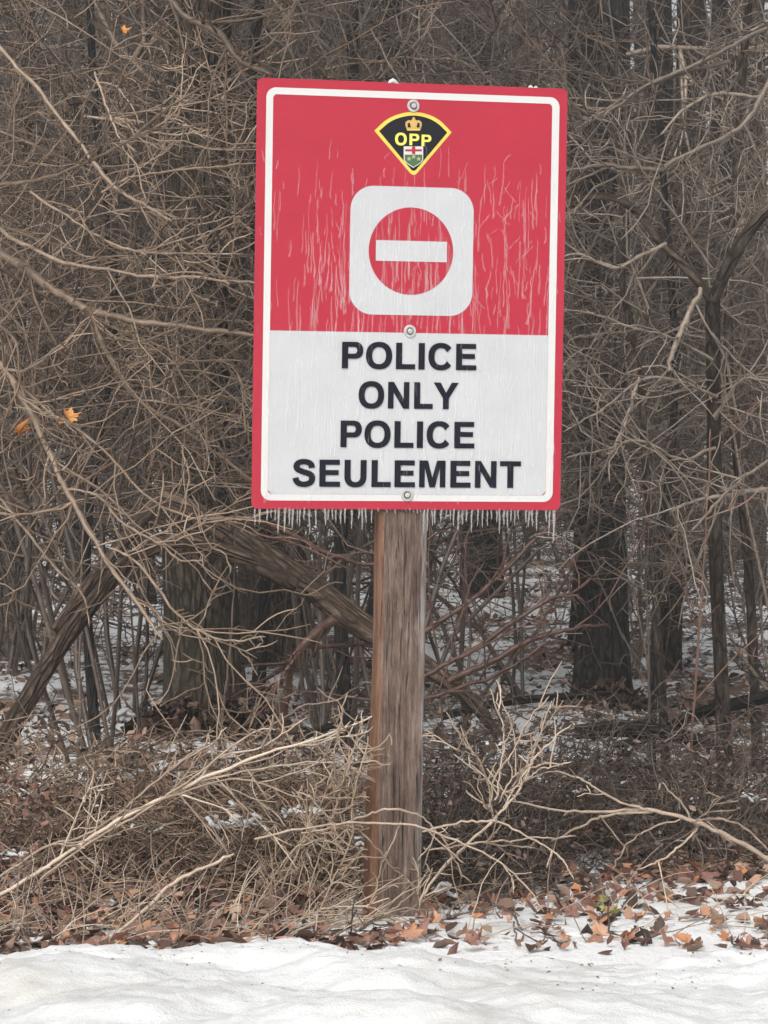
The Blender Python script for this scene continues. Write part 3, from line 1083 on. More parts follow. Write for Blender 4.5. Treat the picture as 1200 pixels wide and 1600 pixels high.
# ------------------------------------------------------------------ thicket shrubs
SHRUB = dict(n=[9, 9, 7, 4], wig=[.17, .24, .3, .34], up=[.05, -.01, -.02, 0], tip=.3, rmin=.0028, sides=[5, 4, 3, 3], kids=[4.0, 4.0, 2.2],
             ratio=[(.32, .62), (.32, .62), (.25, .5)], ang=(40, 85), tint=(.15, .65))
protos = []
for k in range(10):
    g = np.random.default_rng(500 + k)
    T1, T2 = Tubes(), Tubes()
    for s in range(g.integers(4, 7)):
        an = g.uniform(0, 2 * math.pi)
        par = dict(SHRUB)
        par['from'] = 0.30 if k < 7 else 0.06
        Ts = Tubes()
        grow(Ts, g, (g.normal(0, .10), g.normal(0, .10), -.05), (math.cos(an) * .38, math.sin(an) * .38, 1), g.uniform(2.6, 4.2), g.uniform(.008, .014), 0, par)
        for key, L in Ts.g.items():
            L = [q_ for q_ in L if key == (9, 5) or q_[0][:, 2].min() > (.75 if k < 7 else .12)]
            (T1 if key == (9, 5) else T2).g.setdefault(key, []).extend(L)
    protos.append((T1.mesh('stem'), T2.mesh('twigs')))
ZONES = [('left', 'tangled bare brown shrub in the thicket left of the sign', 'twig'),
         ('mid', 'tangled bare shrub in the thicket behind the sign and post', 'twig_dark'),
         ('right', 'tangled bare grey shrub in the thicket right of the sign', 'twig_grey')]
ZM = {}
for z_, _, mk_ in ZONES:
    for k, (s_, t_) in enumerate(protos):
        a1, a2 = s_.copy(), t_.copy()
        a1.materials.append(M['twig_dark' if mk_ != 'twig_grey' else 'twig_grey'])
        a2.materials.append(M[mk_] if k < 7 else M['twig_dark'])  # rear shrubs coloured darker, depth shade painted in so near twigs stand out
        ZM[z_, k] = (a1, a2)
g = np.random.default_rng(9)
Yv = 13.6
nsh = 0
while Yv < 34:
    half = 0.114 * Yv * 1.28
    m = int(2 * half / (0.85 if Yv < 0 else (1.25 if Yv < 18 else 1.7))) + 1
    for j in range(m):
        x = -half + (j + g.uniform(0.1, 0.9)) * 2 * half / m
        Y = Yv + g.uniform(-.35, .35)
        px = 600 + x / (K * Y)
        if (250 < px < 400 and Y < 15.3 and j % 2) or (885 < px < 1005 and Y < 16.8) or (px > 960 and Y > 20):
            continue
        zn = 0 if px < 420 else (1 if px < 860 else 2)
        k = int(g.integers(7)) if Y < 17 else int(g.integers(7, 10))
        root = empty('bare_shrub', (x, Y, ground_z(x, Y)))
        s = g.uniform(.8, 1.05) * (1 + max(0, Y - 14) * .03)
        root.rotation_euler = (g.normal(0, .06), g.normal(0, .06), g.uniform(0, 6.28))
        if px > 885 and Y > 14.3:
            s *= .62
        root.scale = (s, s, s)
        a1, a2 = ZM[ZONES[zn][0], k]
        link('stem', a1, None, root)
        link('twigs', a2, None, root)
        tag(root, ZONES[zn][1], 'shrub', ['left thicket shrubs', 'shrubs behind the sign', 'right thicket shrubs'][zn])
        nsh += 1
    Yv += 1.4 if Yv < 18 else 2.8
print('SHRUBS', nsh)

# far wood: a mass of stems and twigs
T = Tubes()
g = np.random.default_rng(21)
FAR = dict(n=[8, 5, 4], wig=[.05, .2, .25], up=[.02, .02, 0], tip=.3, rmin=.006, sides=[4, 3, 3], kids=[1.5, 1.6], ratio=[(.15, .30), (.3, .6)], ang=(35, 80), tint=(.1, .7))
for k in range(300):
    Y = g.uniform(36, 95)
    x = g.uniform(-1, 1) * .114 * Y * 1.35
    if x > .04 * Y and g.random() < .85:
        continue
    par = dict(FAR)
    par['rmin'] = .00011 * Y
    grow(T, g, (x, Y, ground_z(x, Y) - .1), (g.normal(0, .03), g.normal(0, .03), 1), g.uniform(7, 13), g.uniform(.05, .17), 0, par)
o = T.build('far_wood', M['twig_dark'])  # darkened colour stands in for shade in the background
tag(o, 'dense grey brown mass of distant bare trees filling the background', 'woods', kind='stuff')

# ------------------------------------------------------------------ hand placed branches
SPUR = dict(n=[7, 6, 4], wig=[.17, .24, .3], up=[.02, 0, 0], tip=.4, rmin=.0026, sides=[4, 3, 3], kids=[6, 5], ratio=[(.35, .6), (.3, .5)], ang=(35, 75), tint=(.3, .8))


def limb(T, pts, g, twigs=0, L=(.15, .5), sides=7, tint=.5, spur=SPUR, n=None, buds=.45):
    Q = smooth_line(pts, n or max(12, len(pts) * 6))
    j = np.cumsum(g.normal(0, 0.0020, (len(Q), 3)), axis=0) + g.normal(0, .0010, (len(Q), 3))
    P = Q[:, :3] + j - np.linspace(0, 1, len(Q))[:, None] * j[-1]
    rr = np.maximum(Q[:, 3], .0022) * (1 + g.uniform(-.14, .16, len(Q)))
    rr[-1] *= .55
    T.add(P, rr, sides, tint)
    for k in range(int(len(P) * buds)):           # short spurs and buds
        i = g.integers(1, len(P) - 1)
        d = norm(P[min(i + 1, len(P) - 1)] - P[i])
        pr = norm(np.cross(d, g.normal(0, 1, 3)))
        e = P[i] + (d * .6 + pr) * g.uniform(.012, .05)
        T.add([P[i], (P[i] + e) / 2 + g.normal(0, .002, 3), e], [.0026, .0022, .0014], 3, tint)
    for k in range(twigs):
        i = g.integers(1, len(P) - 1)
        d = norm(P[min(i + 1, len(P) - 1)] - P[i])
        pr = norm(np.cross(d, g.normal(0, 1, 3)))
        an = R(g.uniform(30, 75))
        grow(T, g, P[i], d * math.cos(an) + pr * math.sin(an), g.uniform(*L), max(.0028, rr[i] * g.uniform(.35, .6)), 0, spur, tint)


def leaf_mesh(name, seed, size=.05, lobes=5, curl=.35):
    """A curled maple-like dead leaf, thin but curved, with a stalk."""
    g = np.random.default_rng(seed)
    out = []
    nl = lobes
    for i in range(nl):
        a0 = -110 + 220 * i / (nl - 1)
        ln = [.72, .92, 1.08, .92, .72][i] if nl == 5 else 1
        out.append((a0 - 18, ln * .66))
        out.append((a0 - 8, ln * .74))
        out.append((a0, ln * .94))
        out.append((a0 + 9, ln * .72))
        out.append((a0 + 18, ln * .66))
        if i < nl - 1:
            out.append((a0 + 110 / (nl - 1), .52))
    out.append((180, .12))
    V = [(0, 0, 0)]
    ph, ph2 = g.uniform(0, 6.28), g.uniform(0, 6.28)
    for a0, rr in out:
        t = R(a0 + g.normal(0, 3))
        rr *= g.uniform(.85, 1.12)
        x, y = rr * math.sin(t), rr * math.cos(t)
        z = curl * (rr ** 2) * (.5 + .6 * math.cos(2 * t + ph)) + .18 * math.sin(3 * t + ph2) * rr
        V.append((x, y, z))
    n = len(out)
    Fc = np.array([[0, i + 1, (i + 1) % n + 1] for i in range(n)])
    V = np.array(V) * size
    b = len(V)
    st = np.array([(-.02, -.08, 0), (.02, -.08, .01), (.05, -.85, .10), (.02, -.85, .12)]) * size
    V = np.vstack([V, st])
    return raw_mesh(name, V, [Fc, np.array([[b, b + 1, b + 2, b + 3]])], np.full(len(V), .5), smooth=False)


# 1 overhanging tree on the left, its stem outside the frame
g = np.random.default_rng(3)
root = empty('overhanging_tree', (at(-190, 550, 11.4).x, 11.4, 0))
tag(root, 'tree reaching in from the left with long bare tan branches and two orange leaves', 'tree')
bx_, by_ = root.location.x, root.location.y


def rel(rows):
    return [(x - bx_, y - by_, z - root.location.z, r_) for x, y, z, r_ in rows]


link('trunk', trunk_mesh('trunk', [(0, 0, -.1, .075), (.03, .02, 1.2, .065), (.0, 0, 2.4, .055), (.05, .05, 4, .04), (.0, .1, 6, .02)], 4.4, 14), M['bark'], root)
T = Tubes()
LI = [
    ([(-185, 330, 24), (-60, 372, 18), (0, 398, 17), (50, 425, 16), (100, 460, 15), (150, 485, 14), (210, 498, 12), (300, 510, 10), (390, 518, 8), (450, 524, 5)], 11.3, -.6, 14, .55),
    ([(-185, 300, 12), (-40, 335, 9), (30, 380, 8), (100, 412, 7), (170, 425, 6), (240, 435, 6), (330, 437, 5), (410, 441, 4)], 11.2, -.6, 10, .75),
    ([(-185, -60, 12), (-30, 40, 9), (0, 70, 8), (60, 130, 7), (120, 210, 7), (170, 280, 7), (220, 318, 6), (272, 350, 4)], 11.3, -.5, 6, .75),
    ([(-185, 310, 10), (-30, 292, 8), (60, 277, 7), (110, 262, 6), (200, 215, 6), (260, 170, 5), (345, 118, 3)], 11.1, -.7, 8, .5),
    ([(140, 483, 9), (170, 560, 8), (215, 632, 8), (280, 675, 7), (340, 715, 6), (400, 760, 5), (455, 800, 3)], 10.95, .2, 9, .65),
    ([(-185, 430, 16), (-20, 560, 12), (10, 590, 11), (40, 640, 11), (80, 725, 10), (110, 770, 10), (150, 840, 9), (185, 900, 8), (225, 960, 7), (255, 1000, 4)], 11.2, -.6, 12, .75),
    ([(30, 622, 6), (70, 645, 6), (110, 668, 6), (180, 730, 5), (230, 785, 5), (290, 810, 5), (350, 812, 4), (400, 806, 3)], 10.9, -.1, 5, .7),
    ([(105, 765, 5), (150, 775, 5), (190, 815, 5), (240, 845, 5), (280, 870, 4), (325, 876, 3)], 10.75, -.1, 4, .75),
    ([(170, 855, 5), (220, 885, 5), (270, 950, 5), (310, 985, 4), (360, 1000, 4), (415, 995, 3)], 10.7, -.1, 5, .8),
    ([(-185, 560, 10), (-60, 720, 7), (0, 780, 6), (40, 830, 5), (80, 880, 5), (130, 925, 4), (140, 980, 3)], 11.2, -.3, 5, .6),
    ([(-185, -180, 18), (-20, -120, 16), (140, -60, 14), (240, -20, 13), (290, 25, 13), (340, 50, 13), (370, 90, 11), (425, 118, 8)], 11.3, -.5, 12, .35),
    ([(100, 455, 6), (150, 500, 6), (230, 530, 5), (300, 560, 4), (390, 565, 3)], 11.0, .1, 6, .6),
    ([(50, 300, 6), (120, 350, 5), (190, 385, 5), (260, 395, 4), (380, 397, 3)], 10.9, -.1, 5, .8),
    ([(150, 112, 5), (165, 160, 5), (185, 210, 4), (215, 238, 3)], 10.9, -.1, 2, .85),
    ([(130, 180, 5), (190, 185, 5), (225, 190, 4)], 10.9, 0, 2, .8),
    ([(160, 300, 5), (220, 275, 5), (320, 265, 4), (400, 255, 3)], 10.9, 0, 4, .7),
    ([(-100, 400, 8), (-40, 480, 7), (20, 530, 5), (30, 600, 4), (0, 680, 4), (20, 780, 3)], 10.9, 0, 6, .6),
    ([(235, 205, 4), (280, 208, 4), (310, 205, 4), (332, 202, 3)], 10.9, 0, 1, .85),
]
for L, Y, dY, nt_, tn in LI:
    limb(T, rel(px_path([(q0, q1, q2 * .86) for q0, q1, q2 in L], Y, dY)), g, int(nt_ * 1.6), (.12, .6), 7 if L[0][2] > 7 else 5, tn - .06)
T.build('branches', M['twig_tan'], root)
for px, py, s, rz in ((107, 652, .038, .4), (28, 678, .040, 1.2), (92, 660, .026, 2.2), (192, 48, .022, .5)):
    p = at(px, py, 10.85)
    o = link('orange_leaf', leaf_mesh('leaf', int(px), s, 5, 1.5), M['leaf_orange'], root)
    o.location = (p.x - bx_, p.y - by_, p.z)
    o.rotation_euler = (1.2, .4, rz)

# 2 broken arched tree lying behind the post
g = np.random.default_rng(8)
root = empty('fallen_tree', (at(730, 1100, 12.2).x, 12.2, 0))
bx_, by_ = root.location.x, root.location.y
tag(root, 'dead tree bent over in an arch, lying from the left to behind the post', 'fallen tree')
link('trunk', trunk_mesh('trunk', rel(px_path([(250, 772, 22), (300, 800, 33), (370, 838, 40), (430, 880, 46), (500, 928, 46), (560, 975, 46), (640, 1025, 36), (690, 1058, 27), (740, 1100, 20), (780, 1150, 14)], 12.6, -.4)), 2.2, 16, 0, .16, .8), M['bark_dead'], root)
link('arched_limb', trunk_mesh('arched_limb', rel(px_path([(-10, 1190, 36), (45, 1090, 34), (85, 1022, 31), (130, 960, 30), (180, 900, 28), (230, 860, 26), (280, 845, 24), (340, 857, 24), (400, 882, 26), (465, 915, 26)], 12.3, .0)), 6.1, 12, 0, .12, .55), M['bark_dead'], root)
link('broken_limb', trunk_mesh('broken_limb', rel(px_path([(85, 985, 14), (130, 925, 20), (180, 862, 22), (225, 808, 22), (243, 785, 14)], 12.1, .2)), 9.3, 12, 0, .12, .62), M['bark_dead'], root)
T = Tubes()
for L, Y in (([(525, 965, 17), (490, 995, 15), (462, 1030, 14), (448, 1090, 13), (438, 1150, 12), (432, 1200, 11)], 12.3), ([(700, 1065, 12), (760, 1040, 10), (830, 1000, 8), (900, 985, 6), (950, 975, 4)], 12.2),
             ([(640, 1000, 9), (720, 950, 8), (800, 880, 6), (880, 800, 5)], 12.4), ([(660, 1060, 8), (740, 1010, 8), (850, 940, 6), (905, 930, 4)], 12.0), ([(650, 1095, 7), (730, 1070, 7), (790, 1045, 5), (860, 1000, 4)], 11.8),
             ([(330, 815, 12), (385, 812, 10), (440, 830, 9), (520, 870, 8), (590, 880, 6), (690, 830, 4)], 12.5), ([(600, 1010, 10), (585, 1080, 9), (590, 1160, 8)], 12.2)):
    limb(T, rel(px_path(L, Y, .1)), g, 6, (.15, .6), 6, .3)
T.build('branches', M['twig_red'], root)

# 3 forked sapling on the right
g = np.random.default_rng(14)
p = at(1130, 1180, 12.6)
root = empty('forked_sapling', (p.x, 12.6, 0))
bx_, by_ = root.location.x, root.location.y
tag(root, 'dark sapling forking into a wide Y at the right edge', 'tree')
T = Tubes()
link('trunk', trunk_mesh('trunk', rel(px_path([(1134, 1262, 26), (1130, 1130, 23), (1122, 950, 22), (1117, 800, 22), (1115, 600, 23), (1113, 455, 25)], 12.6, -.6)), 3.3, 12, .2, .1, .3), M['bark'], root)
link('right_fork', trunk_mesh('right_fork', rel(px_path([(1111, 472, 18), (1140, 412, 21), (1170, 362, 20), (1212, 315, 19), (1262, 270, 17), (1330, 190, 14), (1380, 80, 10)], 12.0, -.2)), 5.3, 10, 0, .08, .25), M['bark'], root)
link('left_fork', trunk_mesh('left_fork', rel(px_path([(1112, 465, 16), (1070, 416, 15), (1030, 376, 14), (1000, 336, 13), (965, 311, 12), (925, 308, 11), (885, 322, 9), (840, 345, 7)], 12.0, -.2)), 7.3, 10, 0, .08, .8), M['bark'], root)
for L, tw, tn in (([(1240, 20, 9), (1180, 55, 8), (1110, 92, 8), (1030, 130, 7), (960, 165, 7), (925, 180, 6), (890, 155, 4)], 10, .5),
                  ([(1210, 110, 10), (1170, 180, 9), (1130, 215, 8), (1060, 245, 8), (1030, 263, 8), (980, 262, 7), (930, 258, 6), (880, 268, 4)], 10, .6),
                  ([(1140, 95, 8), (1060, 118, 8), (1000, 140, 7), (960, 170, 6), (900, 200, 4)], 6, .5),
                  ([(1185, 150, 6), (1120, 148, 6), (1075, 165, 5), (1032, 210, 4)], 4, .8),
                  ([(1095, 450, 8), (1072, 500, 9), (1052, 555, 8), (1045, 580, 5)], 3, .8),
                  ([(1112, 520, 6), (1150, 560, 5), (1190, 600, 4), (1220, 640, 3)], 4, .5),
                  ([(1200, 765, 8), (1140, 775, 7), (1090, 785, 5), (1050, 800, 4)], 6, .8),
                  ([(1230, 700, 6), (1170, 740, 6), (1120, 790, 5), (1080, 830, 4)], 6, .7),
                  ([(1120, 620, 6), (1080, 600, 5), (1010, 590, 5), (940, 640, 4), (880, 675, 3)], 6, .7),
                  ([(1118, 700, 6), (1060, 720, 5), (1000, 690, 5), (940, 705, 4), (885, 715, 3)], 6, .7),
                  ([(1000, 590, 6), (985, 640, 6), (960, 700, 5), (950, 710, 3)], 3, .8),
                  ([(1113, 560, 6), (1040, 520, 5), (985, 510, 5), (930, 490, 4), (870, 485, 3)], 5, .7),
                  ([(1040, 380, 6), (1000, 400, 6), (960, 420, 5), (900, 395, 4), (870, 410, 3)], 6, .8),
                  ([(1112, 420, 5), (1050, 330, 5), (1010, 270, 4), (985, 240, 3)], 5, .6),
                  ([(1116, 650, 6), (1160, 590, 5), (1200, 595, 5), (1250, 600, 4)], 5, .7)):
    limb(T, rel(px_path(L, 11.85, -.15)), g, int(tw * 1.5), (.12, .55), 5, tn - .18)
T.build('branches', M['twig_grey'], root)

# 4 slim leaning sapling left of it
p = at(1032, 1120, 12.9)
root = empty('slim_sapling', (p.x, 12.9, 0))
bx_, by_ = root.location.x, root.location.y
tag(root, 'slim crooked brown sapling between the sign and the forked sapling', 'tree')
link('trunk', trunk_mesh('trunk', rel(px_path([(1044, 1250, 14), (1035, 1100, 13), (1022, 900, 12), (1008, 720, 12), (1000, 590, 12), (984, 500, 11), (972, 430, 10), (978, 330, 8), (960, 200, 6), (965, 60, 5)], 12.9, -.3)), 8.8, 10, .1, .1, .6), M['bark'], root)
T = Tubes()
for k in range(12):
    p = at(g.uniform(975, 1020), g.uniform(250, 850), 12.7)
    grow(T, g, (p.x - bx_, p.y - by_, p.z), (g.normal(), g.normal() * .6, .5), g.uniform(.4, 1.0), .005, 0, SPUR)
T.build('branches', M['twig_grey'], root)

# ------------------------------------------------------------------ dry canes, weeds, logs near the post
WEED = dict(n=[6, 5, 4], wig=[.10, .18, .26], up=[.03, .02, 0], tip=.45, rmin=.0022, sides=[5, 4, 3], kids=[9, 9], ratio=[(.3, .55), (.25, .5)], ang=(20, 50), tint=(.5, .9))


def canes(name, label, cat, Y, rows, mat, twigs, seed, tint=.7, L=(.08, .25), dY=0.05, spur=WEED, group=None):
    g = np.random.default_rng(seed)
    p = at(rows[0][0][0], rows[0][0][1], Y)
    root = empty(name, (p.x, p.y, 0))
    global bx_, by_
    bx_, by_ = p.x, p.y
    for i, Lr in enumerate(rows):
        T = Tubes()
        rr = [(x - bx_, y - by_, z, r_) for x, y, z, r_ in px_path([(q0, q1, q2 * .72) for q0, q1, q2 in Lr], Y + g.normal(0, dY), g.normal(0, .05))]
        limb(T, rr, g, twigs, L, 6, np.clip(tint + g.normal(0, .14), 0, 1), spur, buds=.08)
        T.build('cane', mat, root)
    tag(root, label, cat, group)
    return root


canes('dry_weed', 'pale fan shaped dry weed standing right of the post', 'weed', 9.9,
      [[(648, 1440, 6), (668, 1392, 6), (700, 1352, 6), (740, 1310, 6), (782, 1268, 6), (815, 1225, 5), (840, 1165, 4), (862, 1095, 3)],
       [(770, 1280, 4), (755, 1210, 4), (728, 1162, 4), (697, 1112, 3)], [(748, 1178, 3), (730, 1175, 3), (715, 1172, 3)],
       [(772, 1250, 5), (782, 1190, 4), (786, 1150, 4), (780, 1120, 3), (778, 1082, 3)],
       [(765, 1262, 4), (772, 1215, 4), (800, 1180, 4), (828, 1130, 4), (858, 1088, 3)],
       [(785, 1262, 4), (820, 1200, 4), (850, 1165, 4), (893, 1132, 3)], [(780, 1255, 4), (810, 1212, 4), (850, 1198, 4), (893, 1190, 3)],
       [(790, 1240, 4), (830, 1220, 4), (845, 1205, 3), (880, 1195, 3)], [(800, 1230, 4), (826, 1185, 4), (842, 1150, 3), (850, 1110, 3)],
       [(756, 1260, 4), (748, 1225, 3), (752, 1205, 3)], [(800, 1200, 4), (790, 1170, 3), (800, 1140, 3), (796, 1110, 2)]],
      M['straw'], 3, 31, .62, (.05, .16))
canes('arched_cane', 'thin straw canes arching across the foot of the post', 'cane', 9.82,
      [[(470, 1300, 5), (530, 1285, 5), (570, 1272, 5), (605, 1263, 5), (650, 1268, 5), (685, 1295, 4), (708, 1330, 4), (722, 1372, 3)],
       [(400, 1310, 5), (500, 1290, 5), (600, 1285, 5), (670, 1296, 5), (760, 1332, 4), (820, 1380, 4), (850, 1425, 3)],
       [(660, 1300, 5), (720, 1286, 5), (780, 1288, 5), (840, 1312, 4), (880, 1342, 4), (897, 1375, 3)],
       [(540, 1290, 4), (580, 1312, 4), (610, 1345, 4), (640, 1375, 3), (655, 1400, 3)],
       [(500, 1455, 4), (560, 1435, 4), (610, 1418, 4), (650, 1392, 3)], [(575, 1420, 4), (590, 1380, 4), (597, 1350, 3), (604, 1330, 3)],
       [(500, 1420, 4), (560, 1415, 4), (600, 1428, 4), (640, 1440, 3)],
       [(670, 1330, 4), (740, 1322, 4), (820, 1312, 4), (900, 1306, 3)], [(680, 1372, 4), (740, 1318, 4), (800, 1320, 4), (836, 1325, 3)]],
      M['straw'], 2, 32, .55, (.05, .14))
canes('tan_cane', 'long tan branch sweeping in low from the right edge', 'branch', 10.15,
      [[(1260, 1372, 11), (1200, 1342, 10), (1140, 1310, 10), (1080, 1284, 9), (1010, 1266, 8), (950, 1270, 6), (880, 1266, 5), (800, 1252, 4)],
       [(1010, 1266, 6), (960, 1247, 5), (915, 1218, 5), (868, 1204, 4)], [(1080, 1285, 6), (1120, 1280, 6), (1160, 1298, 5), (1205, 1330, 4)],
       [(1020, 1268, 6), (950, 1275, 6), (905, 1290, 5), (862, 1315, 4)], [(1090, 1292, 5), (1060, 1325, 5), (1030, 1345, 4), (998, 1358, 3)],
       [(1060, 1280, 4), (1010, 1295, 4), (975, 1325, 4), (955, 1360, 3)], [(1092, 1290, 5), (1065, 1255, 4), (1035, 1222, 3)]],
      M['straw'], 1, 33, .45, (.06, .2))
canes('straw_stalk', 'bundle of long straw coloured stalks leaning up from the left toward the post', 'weed stalks', 10.1,
      [[(-40, 1420, 9), (50, 1370, 9), (100, 1340, 9), (200, 1272, 9), (300, 1222, 9), (400, 1180, 7), (500, 1150, 5), (592, 1115, 4)],
       [(60, 1375, 6), (150, 1310, 6), (230, 1262, 6), (320, 1200, 5), (400, 1140, 4)], [(200, 1270, 5), (300, 1235, 5), (380, 1222, 5), (450, 1240, 4), (500, 1262, 3)],
       [(310, 1218, 5), (350, 1180, 5), (420, 1160, 4), (480, 1120, 3)], [(300, 1225, 5), (420, 1200, 5), (520, 1192, 4), (590, 1210, 3)],
       [(-30, 1395, 6), (60, 1330, 6), (160, 1290, 5), (260, 1210, 4), (340, 1155, 4)]],
      M['straw'], 7, 34, .6, (.08, .3))
canes('cut_stalk', 'single thick tan stalk leaning right, its cut end pale, at lower left', 'stalk', 9.75, [[(180, 1462, 8), (250, 1395, 9), (310, 1362, 8), (366, 1334, 7)]], M['straw'], 0, 35, .6)
canes('fluffy_weed', 'curly pale weed tangle touching the left side of the post', 'weed', 9.95,
      [[(480, 1400, 4), (510, 1300, 4), (540, 1210, 4), (568, 1120, 3)], [(500, 1420, 4), (540, 1330, 4), (550, 1250, 4), (575, 1150, 3)], [(440, 1390, 4), (490, 1290, 4), (520, 1220, 4), (560, 1180, 3)],
       [(420, 1400, 5), (460, 1330, 4), (520, 1250, 4), (552, 1228, 3)], [(400, 1420, 5), (450, 1340, 4), (500, 1300, 4), (540, 1330, 3)]], M['twig_tan'], 16, 36, .75, (.06, .22),
      spur=dict(WEED, wig=[.3, .4, .5], ang=(30, 80)))
canes('arched_stalk', 'thin brown stalks arching below the thick olive trunk', 'weed stalks', 10.9,
      [[(110, 1290, 6), (200, 1200, 6), (260, 1150, 6), (330, 1145, 5), (390, 1165, 4)], [(390, 1160, 5), (450, 1120, 5), (490, 1100, 4), (560, 1085, 4)], [(60, 1230, 5), (140, 1180, 4), (200, 1170, 4), (250, 1190, 3)],
       [(30, 1260, 5), (110, 1245, 5), (150, 1255, 5), (152, 1262, 4)]], M['twig_tan'], 5, 37, .5, (.08, .3))
canes('low_twig', 'dark twig lying on the snow right of the post foot', 'twig', 9.62, [[(690, 1440, 4), (730, 1425, 4), (780, 1420, 4), (812, 1450, 4), (830, 1478, 3)], [(805, 1440, 5), (808, 1478, 4), (806, 1492, 4)]], M['twig_dark'], 3, 38, .4, (.04, .1))
canes('low_twig', 'dark branching twig on the snow left of the post foot', 'twig', 9.6, [[(470, 1498, 4), (540, 1470, 4), (580, 1445, 4), (625, 1425, 3)], [(545, 1500, 4), (552, 1460, 3), (545, 1440, 3)]], M['twig_dark'], 4, 39, .4, (.04, .12))


def log(name, label, rows, Y, mat, seed, twigs=6, cat='log'):
    g = np.random.default_rng(seed)
    p = at(rows[0][0], rows[0][1], Y)
    root = empty(name, (p.x, p.y, 0))
    global bx_, by_
    bx_, by_ = p.x, p.y
    rr = [(x - bx_, y - by_, z, r_) for x, y, z, r_ in px_path(rows, Y, .15)]
    link('stem', trunk_mesh('stem', rr, seed * .9, 10, 0, .14, .5), mat, root)
    for k in range(twigs):
        T = Tubes()
        i = g.integers(0, len(rr) - 1)
        grow(T, g, rr[i][:3], (g.normal(), g.normal() * .5, g.uniform(-.1, .8)), g.uniform(.15, .5), .004, 0, SPUR, .3)
        T.build('side_twig', M['twig_dark'], root)
    tag(root, label, cat)


log('fallen_branch', 'dark fallen branch lying on the litter at the right edge', [(1230, 1082, 20), (1150, 1100, 20), (1080, 1120, 18), (1020, 1150, 16), (960, 1165, 10)], 12.8, M['bark_dark'], 51)
log('fallen_branch', 'thin dark branch lying flat behind the fan shaped weed', [(690, 1120, 13), (770, 1100, 14), (860, 1090, 12), (960, 1082, 8)], 13.2, M['bark_dark'], 52)
log('fallen_branch', 'short dark log under the right hand branch pile', [(900, 1145, 22), (980, 1140, 26), (1060, 1150, 24), (1120, 1165, 16)], 12.5, M['bark_dark'], 53)
log('fallen_branch', 'dark low limb slanting up left of the post behind the straw', [(330, 1235, 14), (420, 1180, 14), (500, 1140, 12), (575, 1125, 9)], 11.2, M['bark_dark'], 54)
log('leaning_stem', 'reddish young stem leaning at lower right among the canes', [(1096, 1340, 12), (1100, 1260, 10), (1108, 1200, 8), (1100, 1120, 6)], 11.4, M['bark'], 55, 4, 'stem')
for i, (px0, py0, px1, py1, Y) in enumerate([(330, 1200, 360, 960, 12.4), (1005, 1190, 1012, 900, 12.6), (1060, 1290, 1102, 830, 11.6), (690, 1200, 668, 900, 12.3), (215, 1200, 205, 900, 13.2), (118, 1200, 126, 930, 13.0)]):
    canes('upright_stem', ['thin upright stem in front of the thick olive trunk', 'dark upright stem among litter right of the sign', 'thin tan upright shoot right of the sign near the forked sapling',
                           'brown upright shoot close to the right side of the post', 'thin brown shoot left of the thick trunk, nearer to it', 'thin dark shoot left of the thick trunk, farther from it'][i], 'stem', Y,
          [[(px0, py0 + 60, 6), (px0 * .6 + px1 * .4 + 6, py0 * .6 + py1 * .4, 6), (px1, py1, 4), (px1 + 8, py1 - 160, 3)]], M['twig_red' if i in (2, 3) else 'twig_dark'], 8, 60 + i, .5, (.1, .4), 0, SPUR)

# ------------------------------------------------------------------ undergrowth, litter, leaves, snow patches


def leaf_cloud(name, N, pos, size, mat, seed, flatness=.5):
    """Many small curled dead leaves in one mesh: each a bent six-sided blade."""
    g = np.random.default_rng(seed)
    P = pos(g, N)
    N = len(P)
    sz = g.uniform(*size, N)
    tl = np.array([(0, -1, 0), (.5, -.45, .18), (.55, .3, .22), (0, 1, 0), (-.55, .3, .22), (-.5, -.45, .18), (0, .0, -.05)])
    V = np.repeat(tl[None], N, 0) * g.uniform(.6, 1.25, (N, 7, 1))
    V[:, :, 2] *= g.uniform(-1.5, 2.2, (N, 1))
    an = g.uniform(0, 6.28, N)
    ax, ay = g.normal(0, flatness, N), g.normal(0, flatness, N)
    cz, sz_ = np.cos(an), np.sin(an)
    Rz = np.zeros((N, 3, 3)); Rz[:, 0, 0] = cz; Rz[:, 0, 1] = -sz_; Rz[:, 1, 0] = sz_; Rz[:, 1, 1] = cz; Rz[:, 2, 2] = 1
    Rx = np.zeros((N, 3, 3)); Rx[:, 0, 0] = 1; Rx[:, 1, 1] = np.cos(ax); Rx[:, 1, 2] = -np.sin(ax); Rx[:, 2, 1] = np.sin(ax); Rx[:, 2, 2] = np.cos(ax)
    Ry = np.zeros((N, 3, 3)); Ry[:, 1, 1] = 1; Ry[:, 0, 0] = np.cos(ay); Ry[:, 0, 2] = np.sin(ay); Ry[:, 2, 0] = -np.sin(ay); Ry[:, 2, 2] = np.cos(ay)
    Q = np.einsum('nij,njk,nkl->nil', Rx, Ry, Rz)
    V = np.einsum('nij,nvj->nvi', Q, V) * sz[:, None, None] + P[:, None, :]
    b = np.arange(N)[:, None, None] * 7
    tri = np.array([[6, i, (i + 1) % 6] for i in range(6)])[None]
    return link(name, raw_mesh(name, V.reshape(-1, 3), [(tri + b).reshape(-1, 3)], np.repeat(g.uniform(0, 1, N), 7), smooth=False), mat)


